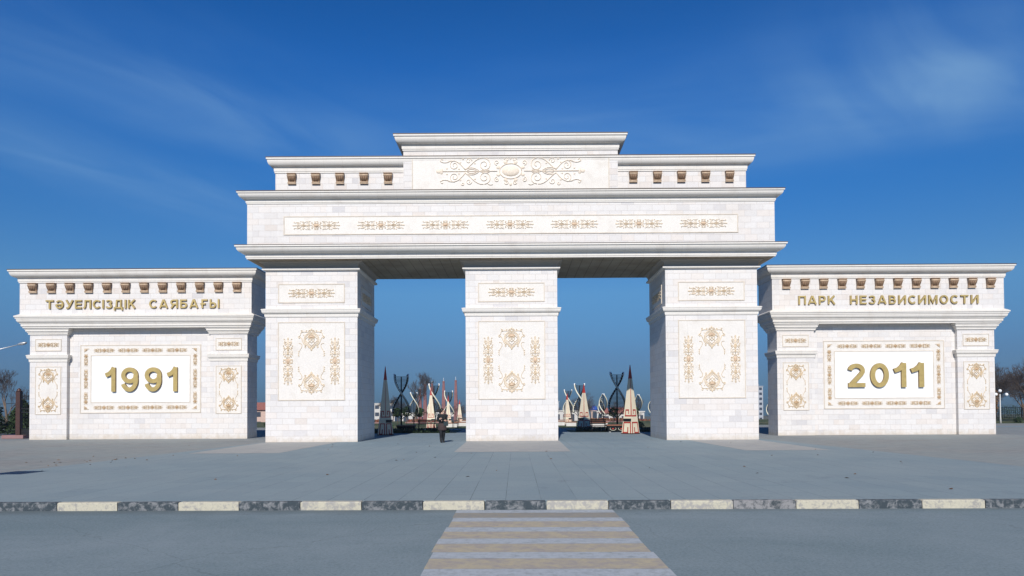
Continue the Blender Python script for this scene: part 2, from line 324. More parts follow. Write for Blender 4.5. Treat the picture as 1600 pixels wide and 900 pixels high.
# ------------------------------------------------------------------ mesh helpers
class MB:
    def __init__(s): s.v = []; s.f = []; s.m = []; s.sm = []
    def face(s, idx, m=0, smooth=False): s.f.append(tuple(idx)); s.m.append(m); s.sm.append(smooth)
    def add(s, vs, fs, m=0, smooth=False):
        o = len(s.v); s.v += [tuple(p) for p in vs]
        for f in fs: s.face([i+o for i in f], m, smooth)
    def box(s, x0, x1, y0, y1, z0, z1, m=0, rot=None, bev=0.0):
        if bev:
            a = bev
            rings = [(a, z0), (0, z0+a), (0, z1-a), (a, z1)]
            vs = []
            for o, z in rings: vs += [(x0+o, y0+o, z), (x1-o, y0+o, z), (x1-o, y1-o, z), (x0+o, y1-o, z)]
            fs = [(3, 2, 1, 0), (12, 13, 14, 15)]
            for r in range(3):
                for i in range(4):
                    j = (i+1) % 4; fs.append((r*4+i, r*4+j, r*4+4+j, r*4+4+i))
        else:
            vs = [(x0, y0, z0), (x1, y0, z0), (x1, y1, z0), (x0, y1, z0), (x0, y0, z1), (x1, y0, z1), (x1, y1, z1), (x0, y1, z1)]
            fs = [(3, 2, 1, 0), (4, 5, 6, 7), (0, 1, 5, 4), (1, 2, 6, 5), (2, 3, 7, 6), (3, 0, 4, 7)]
        if rot is not None: vs = [tuple(rot @ Vector(p)) for p in vs]
        s.add(vs, fs, m)
        return s
    def loft(s, rect, prof, m=0, cap=True):
        x0, x1, y0, y1 = rect; vs = []; fs = []
        for o, z in prof: vs += [(x0-o, y0-o, z), (x1+o, y0-o, z), (x1+o, y1+o, z), (x0-o, y1+o, z)]
        for r in range(len(prof)-1):
            for i in range(4):
                j = (i+1) % 4; fs.append((r*4+i, r*4+j, r*4+4+j, r*4+4+i))
        if cap:
            fs.append((3, 2, 1, 0)); n = 4*(len(prof)-1); fs.append((n, n+1, n+2, n+3))
        s.add(vs, fs, m); return s
    def tube(s, pts, rad, seg=6, m=0, caps=True, smooth=True):
        pts = [Vector(p) for p in pts]; n = len(pts)
        if not hasattr(rad, '__len__'): rad = [rad]*n
        vs = []; up = None
        for i, p in enumerate(pts):
            d = (pts[min(i+1, n-1)]-pts[max(i-1, 0)])
            d = d.normalized() if d.length > 1e-9 else Vector((0, 0, 1))
            if up is None: up = d.orthogonal().normalized()
            up = (up-d*up.dot(d)); up = up.normalized() if up.length > 1e-6 else d.orthogonal().normalized()
            sd_ = d.cross(up)
            for k in range(seg):
                a = 2*math.pi*k/seg; vs.append(p+(up*math.cos(a)+sd_*math.sin(a))*rad[i])
        fs = []
        for i in range(n-1):
            for k in range(seg):
                j = (k+1) % seg; fs.append((i*seg+k, i*seg+j, (i+1)*seg+j, (i+1)*seg+k))
        o = len(s.v); s.add(vs, fs, m, smooth)
        if caps and seg > 2:
            s.face([o+k for k in range(seg)][::-1], m); s.face([o+(n-1)*seg+k for k in range(seg)], m)
        return s
    def lathe(s, prof, c=(0, 0, 0), seg=16, m=0, smooth=True, sx=1, sy=1):
        vs = []; fs = []
        for r, z in prof:
            for k in range(seg):
                a = 2*math.pi*k/seg; vs.append((c[0]+r*sx*math.cos(a), c[1]+r*sy*math.sin(a), c[2]+z))
        for i in range(len(prof)-1):
            for k in range(seg):
                j = (k+1) % seg; fs.append((i*seg+k, i*seg+j, (i+1)*seg+j, (i+1)*seg+k))
        o = len(s.v); s.add(vs, fs, m, smooth)
        s.face([o+k for k in range(seg)][::-1], m); s.face([o+(len(prof)-1)*seg+k for k in range(seg)], m)
        return s
    def ball(s, c, r, sx=1, sy=1, sz=1, seg=12, rows=8, m=0):
        prof = [(max(1e-4, r*math.sin(math.pi*i/rows)), -r*sz*math.cos(math.pi*i/rows)) for i in range(rows+1)]
        return s.lathe(prof, c, seg, m, True, sx, sy)
    def mesh(s, name, mats):
        me = bpy.data.meshes.new(name); me.from_pydata(s.v, [], s.f)
        for m_ in (mats if isinstance(mats, (list, tuple)) else [mats]): me.materials.append(m_)
        me.polygons.foreach_set('material_index', s.m); me.polygons.foreach_set('use_smooth', s.sm)
        if len(s.f) < 30000:
            uv = me.uv_layers.new(name='UVMap').data
            for p in me.polygons:
                n = p.normal; ax = 0 if abs(n.x) > max(abs(n.y), abs(n.z)) else (2 if abs(n.z) > abs(n.y)*1.2 and abs(n.z) > 0.75 else 1)
                for li in p.loop_indices:
                    c = me.vertices[me.loops[li].vertex_index].co
                    uv[li].uv = (c.y+0.31, c.z) if ax == 0 else ((c.x, c.z) if ax == 1 else (c.x, c.y))
        me.update(); return me
    def build(s, name, mats, parent=None, loc=(0, 0, 0), rz=0):
        return inst(name, s.mesh(name, mats), parent, loc, rz)
def inst(name, me, parent=None, loc=(0, 0, 0), rot=0):
    o = bpy.data.objects.new(name, me); col.objects.link(o)
    if parent is not None: o.parent = parent
    o.location = loc; o.rotation_euler = rot if hasattr(rot, '__len__') else (0, 0, rot)
    return o
def thing(name, label, cat, loc=(0, 0, 0), rz=0, group=None, me=None):
    o = inst(name, me, None, loc, rz); tag(o, label, cat, group); return o
def tag(o, label, cat, group=None):
    o['label'] = label; o['category'] = cat
    if group: o['group'] = group
    return o
def struct(o, kind='structure'):
    o['kind'] = kind; return o
def copy_tree(o, parent=None):
    c = o.copy(); col.objects.link(c)
    if parent is not None: c.parent = parent
    for ch in list(o.children): copy_tree(ch, c)
    return c
def dup(o, loc, rz=None, label=None, scale=None):
    c = copy_tree(o); c.location = loc
    if rz is not None: c.rotation_euler = (0, 0, rz)
    if label: c['label'] = label
    if scale: c.scale = (scale,)*3
    return c

# ------------------------------------------------------------------ ground, road, plaza
KS = -0.0194                      # the kerb runs very slightly askew to the gate
def ky(x): return -24.2+KS*x
def terr(y, x=0):
    d = max(0.0, y-48)
    return -3.2*(1-math.exp(-d/60.0))-0.012*max(0, d-60) if d > 0 else 0.0
g = MB()
xs = [-3000, -1200, -500, -200, -100, -50, 0, 50, 100, 200, 500, 1200, 3000]
ys = [-600, -200, -60, -40, 0, 20, 40, 48, 56, 66, 80, 100, 130, 170, 230, 320, 450, 700, 1200, 2200, 4000]
for y in ys:
    for x in xs: g.v.append((x, y, terr(y)-0.17 if y <= 48 else terr(y)-0.17*max(0, 1-(y-48)/30)))
nx = len(xs)
for j in range(len(ys)-1):
    for i in range(nx-1): g.face((j*nx+i, j*nx+i+1, (j+1)*nx+i+1, (j+1)*nx+i))
struct(g.build('ground', G['earth']))
def sheet(name, poly, z, mat, thick=0.0):
    s = MB(); n = len(poly)
    s.v = [(x, y, z) for x, y in poly]; s.face(range(n))
    if thick:
        s.v += [(x, y, z-thick) for x, y in poly]
        for i in range(n): j = (i+1) % n; s.face((i, n+i, n+j, j))
    return struct(s.build(name, mat))
sheet('road', [(-300, ky(-300)-14), (300, ky(300)-14), (300, ky(300)+0.0), (-300, ky(-300)+0.0)], -0.15, G['asphalt'], 0.015)
sheet('pavement', [(-120, ky(-120)+0.18), (-14.2, ky(-14.2)+0.18), (-12.6, 1), (-12.6, 30), (-120, 30)], 0.0, G['pavers'], 0.16)
sheet('pavement', [(14.6, ky(14.6)+0.18), (120, ky(120)+0.18), (120, 30), (13.0, 30), (13.0, 1)], 0.0, G['pavers'], 0.16)
sheet('plaza', [(-14.2, ky(-14.2)+0.18), (14.6, ky(14.6)+0.18), (13.0, 1), (13.0, 12.2), (3.9, 12.6), (3.9, 60), (-3.9, 60), (-3.9, 12.6), (-12.6, 12.2), (-12.6, 1)], 0.0, G['slabs'], 0.16)
sheet('park_path', [(3.9, 18.6), (60, 18.6), (60, 22.0), (3.9, 22.0)], 0.004, G['slabs'])
sheet('park_path', [(-60, 19.6), (-3.9, 19.6), (-3.9, 22.6), (-60, 22.6)], 0.004, G['slabs'])
for x0, x1 in ((-12.45, -8.95), (-2.2, 2.3), (9.05, 12.3)):
    sheet('pale_paving', [(x0, -9.2), (x1, -9.2), (x1+0.1, -0.02), (x0-0.1, -0.02)], 0.004, G['paleslab'])  # paler slab rectangle in front of each pier
for x0, x1, y0, y1 in ((3.9, 13.0, 12.6, 18.6), (3.9, 60, 22, 56), (-12.6, -3.9, 12.6, 19.6), (-60, -3.9, 22.6, 56), (13.0, 120, 30, 60), (-120, -12.6, 30, 60)):
    if x0 in (3.9, -60) and y1 == 56: y1 = 29.9 if False else y1
    sheet('lawn', [(x0, y0), (x1, y0), (x1, y1), (x0, y1)], -0.01 if y0 >= 30 else -0.005, G['grass'])

# zebra crossing: 0.41 m white bands between ochre ones
z = MB()
for i in range(12):
    y1 = -24.2-0.02-0.98*i
    for (a, b_, mi) in ((0.0 if i else 0.04, 0.40, 0), (0.40, 0.98, 2 if i == 0 else 1)):
        n = 14; o = len(z.v)
        for q in range(n+1):
            x = -0.88+2.81*q/n
            j1 = rnd.uniform(-0.008, 0.008); j2 = rnd.uniform(-0.008, 0.008)
            xx = x+(0.02*math.sin(i*1.7) if q in (0, n) else 0)
            z.v += [(xx, y1-a+KS*x-0.002+(j1 if mi == 0 else 0), -0.146), (xx, y1-b_+KS*x+(j2 if mi == 0 else 0), -0.146)]
        for q in range(n): z.face((o+2*q, o+2*q+1, o+2*q+3, o+2*q+2), mi)
struct(z.build('zebra_crossing', [C_white, C_yellow, C_yelloww]))

# kerb: painted stones
PIT = 1.123
def stone_mb(seed):
    r = random.Random(seed); s = MB(); l = PIT-0.014
    s.box(-l/2, l/2, 0, 0.17, -0.02, 0.151, 0, bev=0.014)
    s.v = [(x+r.uniform(-.003, .003), y+r.uniform(-.003, .003), z_+r.uniform(-.003, .003)) for x, y, z_ in s.v]
    return s
stones = [stone_mb(i).mesh('kerb_stone', K_dark) for i in range(2)]
wear = {-3: 'w', 4: 'w', 3: 'w', 1: 'w', -6: '', 2: ''}
ordn = ['first', 'second', 'third', 'fourth', 'fifth', 'sixth', 'seventh', 'eighth', 'ninth', 'tenth', 'eleventh', 'twelfth', 'thirteenth', 'fourteenth', 'fifteenth', 'sixteenth', 'seventeenth']
meshes = {}
for k, mt in (('d', K_dark), ('dw', K_darkw), ('c', K_cream), ('cw', K_creamw)):
    meshes[k] = stone_mb(hash(k) % 7 if False else len(k)).mesh('kerb_stone', mt)
for k in range(-8, 9):
    dark = (k % 2 == 0); key = ('d' if dark else 'c')+wear.get(k, '')
    x = -0.38+PIT*(k+0.5)
    i = k+8
    colr = 'black' if dark else 'cream'
    st = 'badly worn ' if 'w' in key else ''
    o = thing('kerb_stone', f'{st}{colr} painted kerb stone, {ordn[i]} from the left of the row', 'kerb stone', (x, ky(x), -0.15), math.atan(KS), 'painted kerb stones along the road', meshes[key])
kb = MB()
for x0, x1 in ((-300, -0.38-8*PIT-0.01), (-0.38+9*PIT+0.01, 300)):
    kb.v += []
    o = len(kb.v); pts = [(x0, 0), (x1, 0), (x1, 0.17), (x0, 0.17)]
    for x, d in pts: kb.v.append((x, ky(x)+d, -0.17))
    for x, d in pts: kb.v.append((x, ky(x)+d, 0.001))
    for f in ((4, 5, 6, 7), (0, 1, 5, 4), (1, 2, 6, 5), (2, 3, 7, 6), (3, 0, 4, 7)): kb.face([o+q for q in f])
struct(kb.build('kerb', K_darkw))

# ------------------------------------------------------------------ relief ornaments
def spiral(cx, cy, r, a0, turns, d=1, n=None, rin=0.22):
    n = n or max(8, int(14*turns)); pts = []
    for i in range(n+1):
        t_ = i/n; rr = r*(1-(1-rin)*t_); a = a0+d*2*math.pi*turns*t_
        pts.append((cx+rr*math.cos(a), cy+rr*math.sin(a)))
    return pts
def bez(p0, p1, p2, p3, n=8):
    return [tuple(((1-t_)**3)*a+3*((1-t_)**2)*t_*b_+3*(1-t_)*t_*t_*c+t_**3*d for a, b_, c, d in zip(p0, p1, p2, p3)) for t_ in [i/n for i in range(n+1)]]
class Relief:
    """strokes and bosses in the XZ plane, raised towards -Y"""
    def __init__(s, depth=0.03): s.mb = MB(); s.d = depth
    def stroke(s, pts, w0, w1=None, m=0):
        w1 = w0 if w1 is None else w1; n = len(pts); o = len(s.mb.v); D = s.d
        for i, (x, z_) in enumerate(pts):
            a = pts[max(0, i-1)]; b_ = pts[min(n-1, i+1)]; dx, dz = b_[0]-a[0], b_[1]-a[1]; l = math.hypot(dx, dz) or 1
            nx_, nz_ = -dz/l, dx/l; ww = (w0+(w1-w0)*i/(n-1))/2
            s.mb.v += [(x-nx_*ww, 0.004, z_-nz_*ww), (x-nx_*ww*0.6, -D*0.75, z_-nz_*ww*0.6), (x, -D, z_), (x+nx_*ww*0.6, -D*0.75, z_+nz_*ww*0.6), (x+nx_*ww, 0.004, z_+nz_*ww)]
        for i in range(n-1):
            for k in range(4): s.mb.face((o+5*i+k, o+5*i+5+k, o+5*i+6+k, o+5*i+1+k), m, True)
        s.mb.face([o+k for k in range(5)], m); s.mb.face([o+5*(n-1)+k for k in range(5)][::-1], m)
    def boss(s, cx, cz, rx, rz, h=0.06, m=1, seg=16):
        o = len(s.mb.v); rows = 4
        for i in range(rows):
            a = math.pi/2*i/rows
            for k in range(seg):
                b_ = 2*math.pi*k/seg; s.mb.v.append((cx+rx*math.cos(a)*math.cos(b_), 0.004-(h+.004)*math.sin(a), cz+rz*math.cos(a)*math.sin(b_)))
        s.mb.v.append((cx, -h, cz))
        for i in range(rows-1):
            for k in range(seg): j = (k+1) % seg; s.mb.face((o+i*seg+k, o+(i+1)*seg+k, o+(i+1)*seg+j, o+i*seg+j), m, True)
        for k in range(seg): s.mb.face((o+(rows-1)*seg+k, o+rows*seg, o+(rows-1)*seg+(k+1) % seg), m, True)
    def ring(s, cx, cz, rx, rz, wd, m=0, n=24):
        s.stroke([(cx+rx*math.cos(2*math.pi*i/n), cz+rz*math.sin(2*math.pi*i/n)) for i in range(n+1)], wd, wd, m)
    def mesh(s, mats, swap=False, name='scroll_ornament'):
        if swap: s.mb.v = [(z_, y, x) for x, y, z_ in s.mb.v]; s.mb.f = [f[::-1] for f in s.mb.f]
        return s.mb.mesh(name, mats)

def cartouche(Wd, Hh, depth=0.03, k=1.0, swap=False, mats=(M_orn, M_boss), half=None, fine=True):
    """long scrolled cartouche: oval boss between two sprays of foliage"""
    r = Relief(depth); a = Wd/2; h = Hh/2; wl = 0.055*Hh*k
    sides = (1, -1) if half is None else (half,)
    br = min(0.17*a, 0.62*h)
    r.boss(0, 0, br*1.0, br*0.62, depth*1.9, 1)
    r.ring(0, 0, br*1.25, br*0.86, wl*1.3)
    for i in range(8):
        an = 2*math.pi*(i+.5)/8; r.boss(br*1.5*math.cos(an), br*1.08*math.sin(an), br*0.24, br*0.2, depth, 0, 8)
    for sz in (1, -1):
        for sx in (1, -1):
            r.stroke(spiral(sx*br*0.45, sz*h*0.80, br*0.26, 0 if sx > 0 else math.pi, 1.1, sx*sz), wl)
            r.stroke(spiral(sx*br*1.55, sz*h*0.60, br*0.30, math.pi/2*-sz, 1.2, sx*sz), wl)
        r.boss(0, sz*h*0.93, br*0.16, br*0.2, depth, 0, 8)
    for sx in sides:
        r.stroke([(sx*x, zz) for x, zz in ((br*1.5, 0), (0.4*a, 0), (0.6*a, 0), (0.93*a, 0))], wl*1.1, wl*1.5)
        r.boss(sx*0.95*a, 0, 0.035*a, 0.16*h, depth, 0, 6); r.boss(sx*0.91*a, 0, 0.025*a, 0.24*h, depth, 0, 6)
        for sz in (1, -1):
            P = lambda q: [(sx*x*a, sz*y*h) for x, y in q]
            S = lambda cx, cy, rr, a0, tu, d: [(sx*(cx*a)+sx*(px), sz*(cy*h)+sz*py) for px, py in spiral(0, 0, rr*h, a0, tu, d)]
            r.stroke(P(bez((.60, .12), (.52, .35), (.47, .95), (.36, .92), 8)), wl*1.5, wl)
            r.stroke(S(.345, .45, .46, math.pi/2, 1.5, 1), wl*1.2, wl*.7)
            r.stroke(P(bez((.60, .12), (.66, .5), (.70, .85), (.82, .70), 8)), wl*1.4, wl)
            r.stroke(S(.74, .42, .34, math.pi/2, 1.4, -1), wl*1.1, wl*.7)
            r.stroke(P(bez((.80, .70), (.86, .55), (.90, .60), (.93, .72), 6)), wl, wl*.8)
            r.stroke(S(.90, .78, .13, -math.pi/2, .8, 1), wl*.9, wl*.7)
            r.stroke(S(.55, .72, .22, math.pi, 1.2, -1), wl, wl*.7)
            r.stroke(S(.63, .88, .13, 0, 1.0, 1), wl, wl*.7)
            if fine:
                r.stroke(P(bez((.42, .05), (.48, .30), (.54, .32), (.60, .10), 6)), wl)
                r.stroke(P(bez((.45, .05), (.49, .18), (.53, .18), (.57, .06), 5)), wl*.8)
                r.stroke(P(bez((.30, .90), (.27, 1.0), (.25, .98), (.235, .93), 4)), wl*1.2, wl*.6)
                r.stroke(P(bez((.28, .06), (.32, .14), (.36, .10), (.40, .02), 5)), wl*1.3, wl)
            for q in ((.68, .16), (.84, .20), (.47, .55), (.66, .62)): r.boss(sx*q[0]*a, sz*q[1]*h, .014*a, .07*h, depth*.8, 0, 6)
    return r.mesh(mats, swap)

def medallion(Wd, flip=1, depth=0.03, k=1.0, mats=(M_orn, M_boss)):
    """latticed shield with crown, bar and curls"""
    r = Relief(depth); a = Wd/2; wl = 0.033*Wd*k
    F = lambda q: [(x*a, flip*y*a) for x, y in q]
    sh = [(0.62*math.sin(t_)*(1 if math.cos(t_) > 0 else 1-0.12*math.cos(t_)**2), 0.05+0.60*math.cos(t_)-(0.12 if abs(math.sin(t_)) < 0.3 and math.cos(t_) < 0 else 0)) for t_ in [2*math.pi*i/28 for i in range(29)]]
    r.stroke(F(sh), wl*1.5)
    sh2 = [(x*.84, 0.05+(y-.05)*.84) for x, y in sh]; r.stroke(F(sh2), wl*.6)
    for i in range(-2, 3):
        c = i*0.27
        for d in (1, -1):
            pts = []
            for t_ in (-0.75, -0.5, -0.25, 0, 0.25, 0.5, 0.75):
                x = t_; y = 0.0+d*t_+c
                if x*x+(y)**2 < 0.55**2: pts.append((x, y+0.05))
            if len(pts) > 1: r.stroke(F(pts), wl*.9)
    r.boss(0, flip*0.30*a, 0.24*a, 0.12*a, depth*1.8, 1); r.ring(0, flip*0.30*a, 0.29*a, 0.17*a, wl)
    r.boss(0, flip*-0.74*a, 0.10*a, 0.15*a, depth*1.3, 0, 10)
    for sx in (1, -1):
        Q = lambda q: [(sx*x*a, flip*y*a) for x, y in q]
        S = lambda cx, cy, rr, a0, tu, d: [(sx*(cx+px)*a, flip*(cy+py)*a) for px, py in spiral(0, 0, rr, a0, tu, d)]
        r.stroke(Q([(0.18, .72), (.40, .70), (.62, .72), (.84, .66)]), wl)
        r.stroke(S(.84, .80, .09, -math.pi/2, .9, -1), wl); r.stroke(S(.40, .80, .08, -math.pi/2, .8, 1), wl*.9)
        r.stroke(Q(bez((.84, .66), (1.0, .55), (.80, .50), (1.0, .36), 6)), wl*.9)
        r.stroke(S(1.0, .26, .11, math.pi/2, 1.1, -1), wl*1.1)
        r.stroke(Q(bez((.90, .26), (.74, .10), (.74, -.25), (.46, -.48), 8)), wl*1.1, wl*1.4)
        r.stroke(S(.50, -.56, .09, math.pi/2, .9, -1), wl)
        r.stroke(S(.16, -.60, .10, 0, 1.0, 1), wl); r.boss(sx*.64*a, flip*.45*a, .05*a, .05*a, depth, 0, 6)
        r.stroke(S(.13, .78, .11, 0, 1.2, 1), wl)
    r.boss(0, flip*.92*a, .07*a, .11*a, depth*1.2, 0, 8)
    return r.mesh(mats)
def scurve(H, sx, flip, depth=0.022, wd=0.028):
    r = Relief(depth)
    Q = lambda q: [(sx*x*H, flip*y*H) for x, y in q]
    r.stroke(Q(bez((.04, .50), (-.22, .56), (-.26, .30), (-.12, .12), 9)+bez((-.12, .12), (.0, -.05), (.06, -.20), (.02, -.5), 8)[1:]), wd, wd*.8)
    for y in (-.1, -.25, -.4): r.stroke(Q([(.02, y), (.07, y-.02), (.09, y+.04)]), wd*.8)
    return r.mesh((M_orn, M_boss))

O_small = cartouche(2.45, 0.46, k=1.0, mats=(M_ornm, M_bossm))
O_frieze = cartouche(2.45, 0.44, k=0.85, mats=(M_ornf, M_bossm))
O_vert = cartouche(2.50, 0.50, k=1.0, swap=True, mats=(M_ornm, M_bossm))
O_big = cartouche(7.7, 1.45, 0.04, 0.52, mats=(M_ornp, M_ornp))
O_pil = cartouche(1.30, 0.26, 0.025, 1.3, fine=False)
O_fr = cartouche(1.26, 0.23, 0.025, 1.5, fine=False)
O_frv = cartouche(1.20, 0.23, 0.025, 1.5, swap=True, fine=False)
O_frvt = cartouche(1.20, 0.23, 0.025, 1.5, swap=True, fine=False, half=-1)
O_frvb = cartouche(1.20, 0.23, 0.025, 1.5, swap=True, fine=False, half=1)
MED = {1: medallion(1.22, 1, k=.9, mats=(M_ornm, M_bossm)), -1: medallion(1.22, -1, k=.9, mats=(M_ornm, M_bossm))}
MEDS = {1: medallion(1.02, 1, 0.025, 1.15), -1: medallion(1.02, -1, 0.025, 1.15)}
SC = {(sx, f): scurve(0.68, sx, f) for sx in (1, -1) for f in (1, -1)}
SCs = {(sx, f): scurve(0.62, sx, f, 0.02, 0.026) for sx in (1, -1) for f in (1, -1)}

def panel_part(parent, x0, x1, z0, z1, y, mat, name='panel', fr=0.045):
    """slab 14 mm proud with a thin raised moulding round it, facing -Y"""
    p = MB(); p.box(x0, x1, y-0.014, y+0.02, z0, z1)
    e = MB()
    e.box(x0-fr, x0, y-0.032, y+0.02, z0-fr, z1+fr); e.box(x1, x1+fr, y-0.032, y+0.02, z0-fr, z1+fr)
    e.box(x0, x1, y-0.031, y+0.02, z0-fr, z0); e.box(x0, x1, y-0.031, y+0.02, z1, z1+fr)
    pm = MB(); pm.v = p.v+e.v; pm.f = p.f+[tuple(i+len(p.v) for i in f) for f in e.f]; pm.m = [0]*len(p.f)+[1]*len(e.f); pm.sm = [False]*len(pm.f)
    return pm.build(name, [mat, M_edge], parent)

def ovolo(o0, z0, o1, z1, n=6, conc=False):
    P = []
    for i in range(n+1):
        a = math.pi/2*i/n
        P.append((o0+(o1-o0)*(math.sin(a) if not conc else 1-math.cos(a)), z0+(z1-z0)*((1-math.cos(a)) if not conc else math.sin(a))))
    return P
def cornice_profile(b, p, z0, z1):
    """fillet, fascia, step, swelling cyma, top fillet"""
    h = z1-z0; d = p-b
    return ([(b, z0), (b+.10*d, z0), (b+.10*d, z0+.09*h), (b+.16*d, z0+.11*h), (b+.18*d, z0+.34*h), (b+.24*d, z0+.36*h), (b+.26*d, z0+.42*h)]
            + ovolo(b+.30*d, z0+.42*h, b+.88*d, z0+.84*h, 7) + [(b+.93*d, z0+.86*h), (b+1.0*d, z0+.88*h), (b+1.0*d, z1)])
def cornice(parent, rect, b, p, z0, z1, flash=True, name='cornice', mat=None, fl=0.035):
    c = MB().loft(rect, cornice_profile(b, p, z0, z1)).build(name, mat or M_trim, parent)
    if flash:
        x0, x1, y0, y1 = rect; q = p+0.02
        MB().loft(rect, [(q, z1+0.001), (q, z1+fl), (b-.1, z1+fl+0.03)]).build('flashing', M_flash, parent)
    return c

def console_mesh(wd, ht, pj):
    s = MB(); w2 = wd/2
    s.box(-w2*1.08, w2*1.08, -pj*1.08, 0.05, ht*0.90, ht, bev=0.01); s.box(-w2*.98, w2*.98, -pj*.5, 0.05, 0, ht*.07, 1)
    prof = [(0, 0), (-.30, 0), (-.42, .06), (-.40, .16), (-.30, .20), (-.36, .30), (-.55, .40), (-.80, .52), (-.98, .66), (-1.0, .78), (-.92, .88), (0, .88)]
    n = len(prof)
    for sx in (-1, 1):
        for (y, z_) in prof: s.v.append((sx*w2*(0.92+.08*min(1, z_)), y*pj, z_*ht))
    o = len(s.v)-2*n
    for i in range(n-1): s.face((o+i, o+n+i, o+n+i+1, o+i+1)[::-1])
    s.face(list(range(o, o+n))); s.face(list(range(o+n, o+2*n))[::-1])
    s.tube([(-w2*.98, -.42*pj, .13*ht), (w2*.98, -.42*pj, .13*ht)], .075*ht, 8, 1)
    s.tube([(-w2*1.04, -.86*pj, .77*ht), (w2*1.04, -.86*pj, .77*ht)], .085*ht, 10, 1)
    for sx in (-1, 0, 1): s.tube([(sx*w2*.55, -.98*pj, .64*ht), (sx*w2*.42, -.62*pj, .40*ht), (sx*w2*.3, -.40*pj, .22*ht)], [.05*ht, .06*ht, .03*ht], 6)
    return s.mesh('bracket', [M_brk, M_brkl])
BR1 = console_mesh(0.42, 0.54, 0.21); BR2 = console_mesh(0.46, 0.57, 0.22)

# ------------------------------------------------------------------ the arch
arch = thing('triumphal_arch', 'white stone park gate arch on three square piers with tiered roof cornices', 'arch')
def side_panel(parent, sx, xf):
    p = MB(); y0, y1, z0, z1 = 0.95, 3.55, 7.16, 8.07
    def bx(a, b_, c, d, pr, m): p.box(min(sx*(xf-.02), sx*(xf+pr)), max(sx*(xf-.02), sx*(xf+pr)), a, b_, c, d, m)
    bx(y0, y1, z0, z1, .014, 0); f = .045
    bx(y0-f, y0, z0-f, z1+f, .032, 1); bx(y1, y1+f, z0-f, z1+f, .032, 1); bx(y0, y1, z0-f, z0, .031, 1); bx(y0, y1, z1, z1+f, .031, 1)
    p.build('side_panel', [M_panel, M_edge], parent)
    inst('scroll_ornament', O_small, parent, (sx*(xf+.016), 2.25, 7.61), (0, 0, R(90) if sx > 0 else R(-90)))
def make_pier():
    body = MB().box(-2.35, 2.35, 0, 4.5, 0, 9.3).build('pier', M_stone, arch)
    rc = (-2.35, 2.35, 0, 4.5)
    MB().loft(rc, cornice_profile(0.02, 0.19, 6.40, 6.80)+[(0.02, 6.84)]).build('string_course', M_trim, body)
    MB().loft(rc, [(.02, 8.77), (.09, 8.785), (.15, 8.81), (.15, 8.89), (.05, 8.905)]).build('capital', M_trim, body)
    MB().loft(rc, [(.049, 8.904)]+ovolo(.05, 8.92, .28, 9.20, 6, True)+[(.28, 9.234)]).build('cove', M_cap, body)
    panel_part(body, -1.66, 1.66, 7.17, 8.06, 0, M_panel); panel_part(body, -1.67, 1.67, 2.17, 6.10, 0, M_panel)
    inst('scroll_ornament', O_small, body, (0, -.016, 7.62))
    inst('medallion', MED[1], body, (0, -.016, 5.20)); inst('medallion', MED[-1], body, (0, -.016, 3.06))
    for sx in (1, -1):
        inst('scroll_ornament', O_vert, body, (sx*1.20, -.016, 4.13))
        inst('scroll_ornament', SC[(sx, 1)], body, (sx*.62, -.016, 4.70)); inst('scroll_ornament', SC[(sx, -1)], body, (sx*.62, -.016, 3.55))
        side_panel(body, sx, 2.35)
    return body
pier = make_pier()
for x in (-10.24, 10.24):
    c = copy_tree(pier, arch); c.location = (x, 0, 0)
rect = (-12.59, 12.59, 0, 4.5)
fz = MB().box(-13.29, 13.29, -.70, 5.20, 9.6, 12.3).build('frieze', M_stone, arch)
MB().loft(rect, cornice_profile(.68, 1.17, 9.25, 9.87)+[(.72, 9.93)]).build('cornice', M_trim, fz)
MB().loft(rect, [(1.185, 9.872), (1.185, 9.895), (.72, 9.955)]).build('flashing', M_flash, fz)
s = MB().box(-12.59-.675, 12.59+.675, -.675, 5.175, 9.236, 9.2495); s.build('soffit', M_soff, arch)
cornice(fz, rect, .69, 1.10, 12.03, 12.58)
panel_part(fz, -11.4, 11.4, 10.50, 11.36, -.70, M_panelw)
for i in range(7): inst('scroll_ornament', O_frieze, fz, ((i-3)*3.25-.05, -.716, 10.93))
at = MB().box(-12.03, 12.03, -.20, 1.5, 12.4, 14.0).build('attic', M_stone2, arch)
ra = (-12.03, 12.03, -.20, 1.5)
cornice(at, ra, .0, .37, 13.75, 14.46)
for sx in (1, -1):
    for i in range(5): inst('bracket', BR1, at, (sx*(6.26+1.228*i), -.20, 13.17))
ab = MB().box(-5.44, 5.44, -.50, 1.8, 12.4, 15.0).build('attic_block', M_stone2, arch)
cornice(ab, (-5.44, 5.44, -.50, 1.8), .0, .44, 14.76, 15.47)
panel_part(ab, -4.96, 4.96, 12.70, 14.46, -.50, M_panelw)
inst('scroll_ornament', O_big, ab, (0, -.516, 13.70))

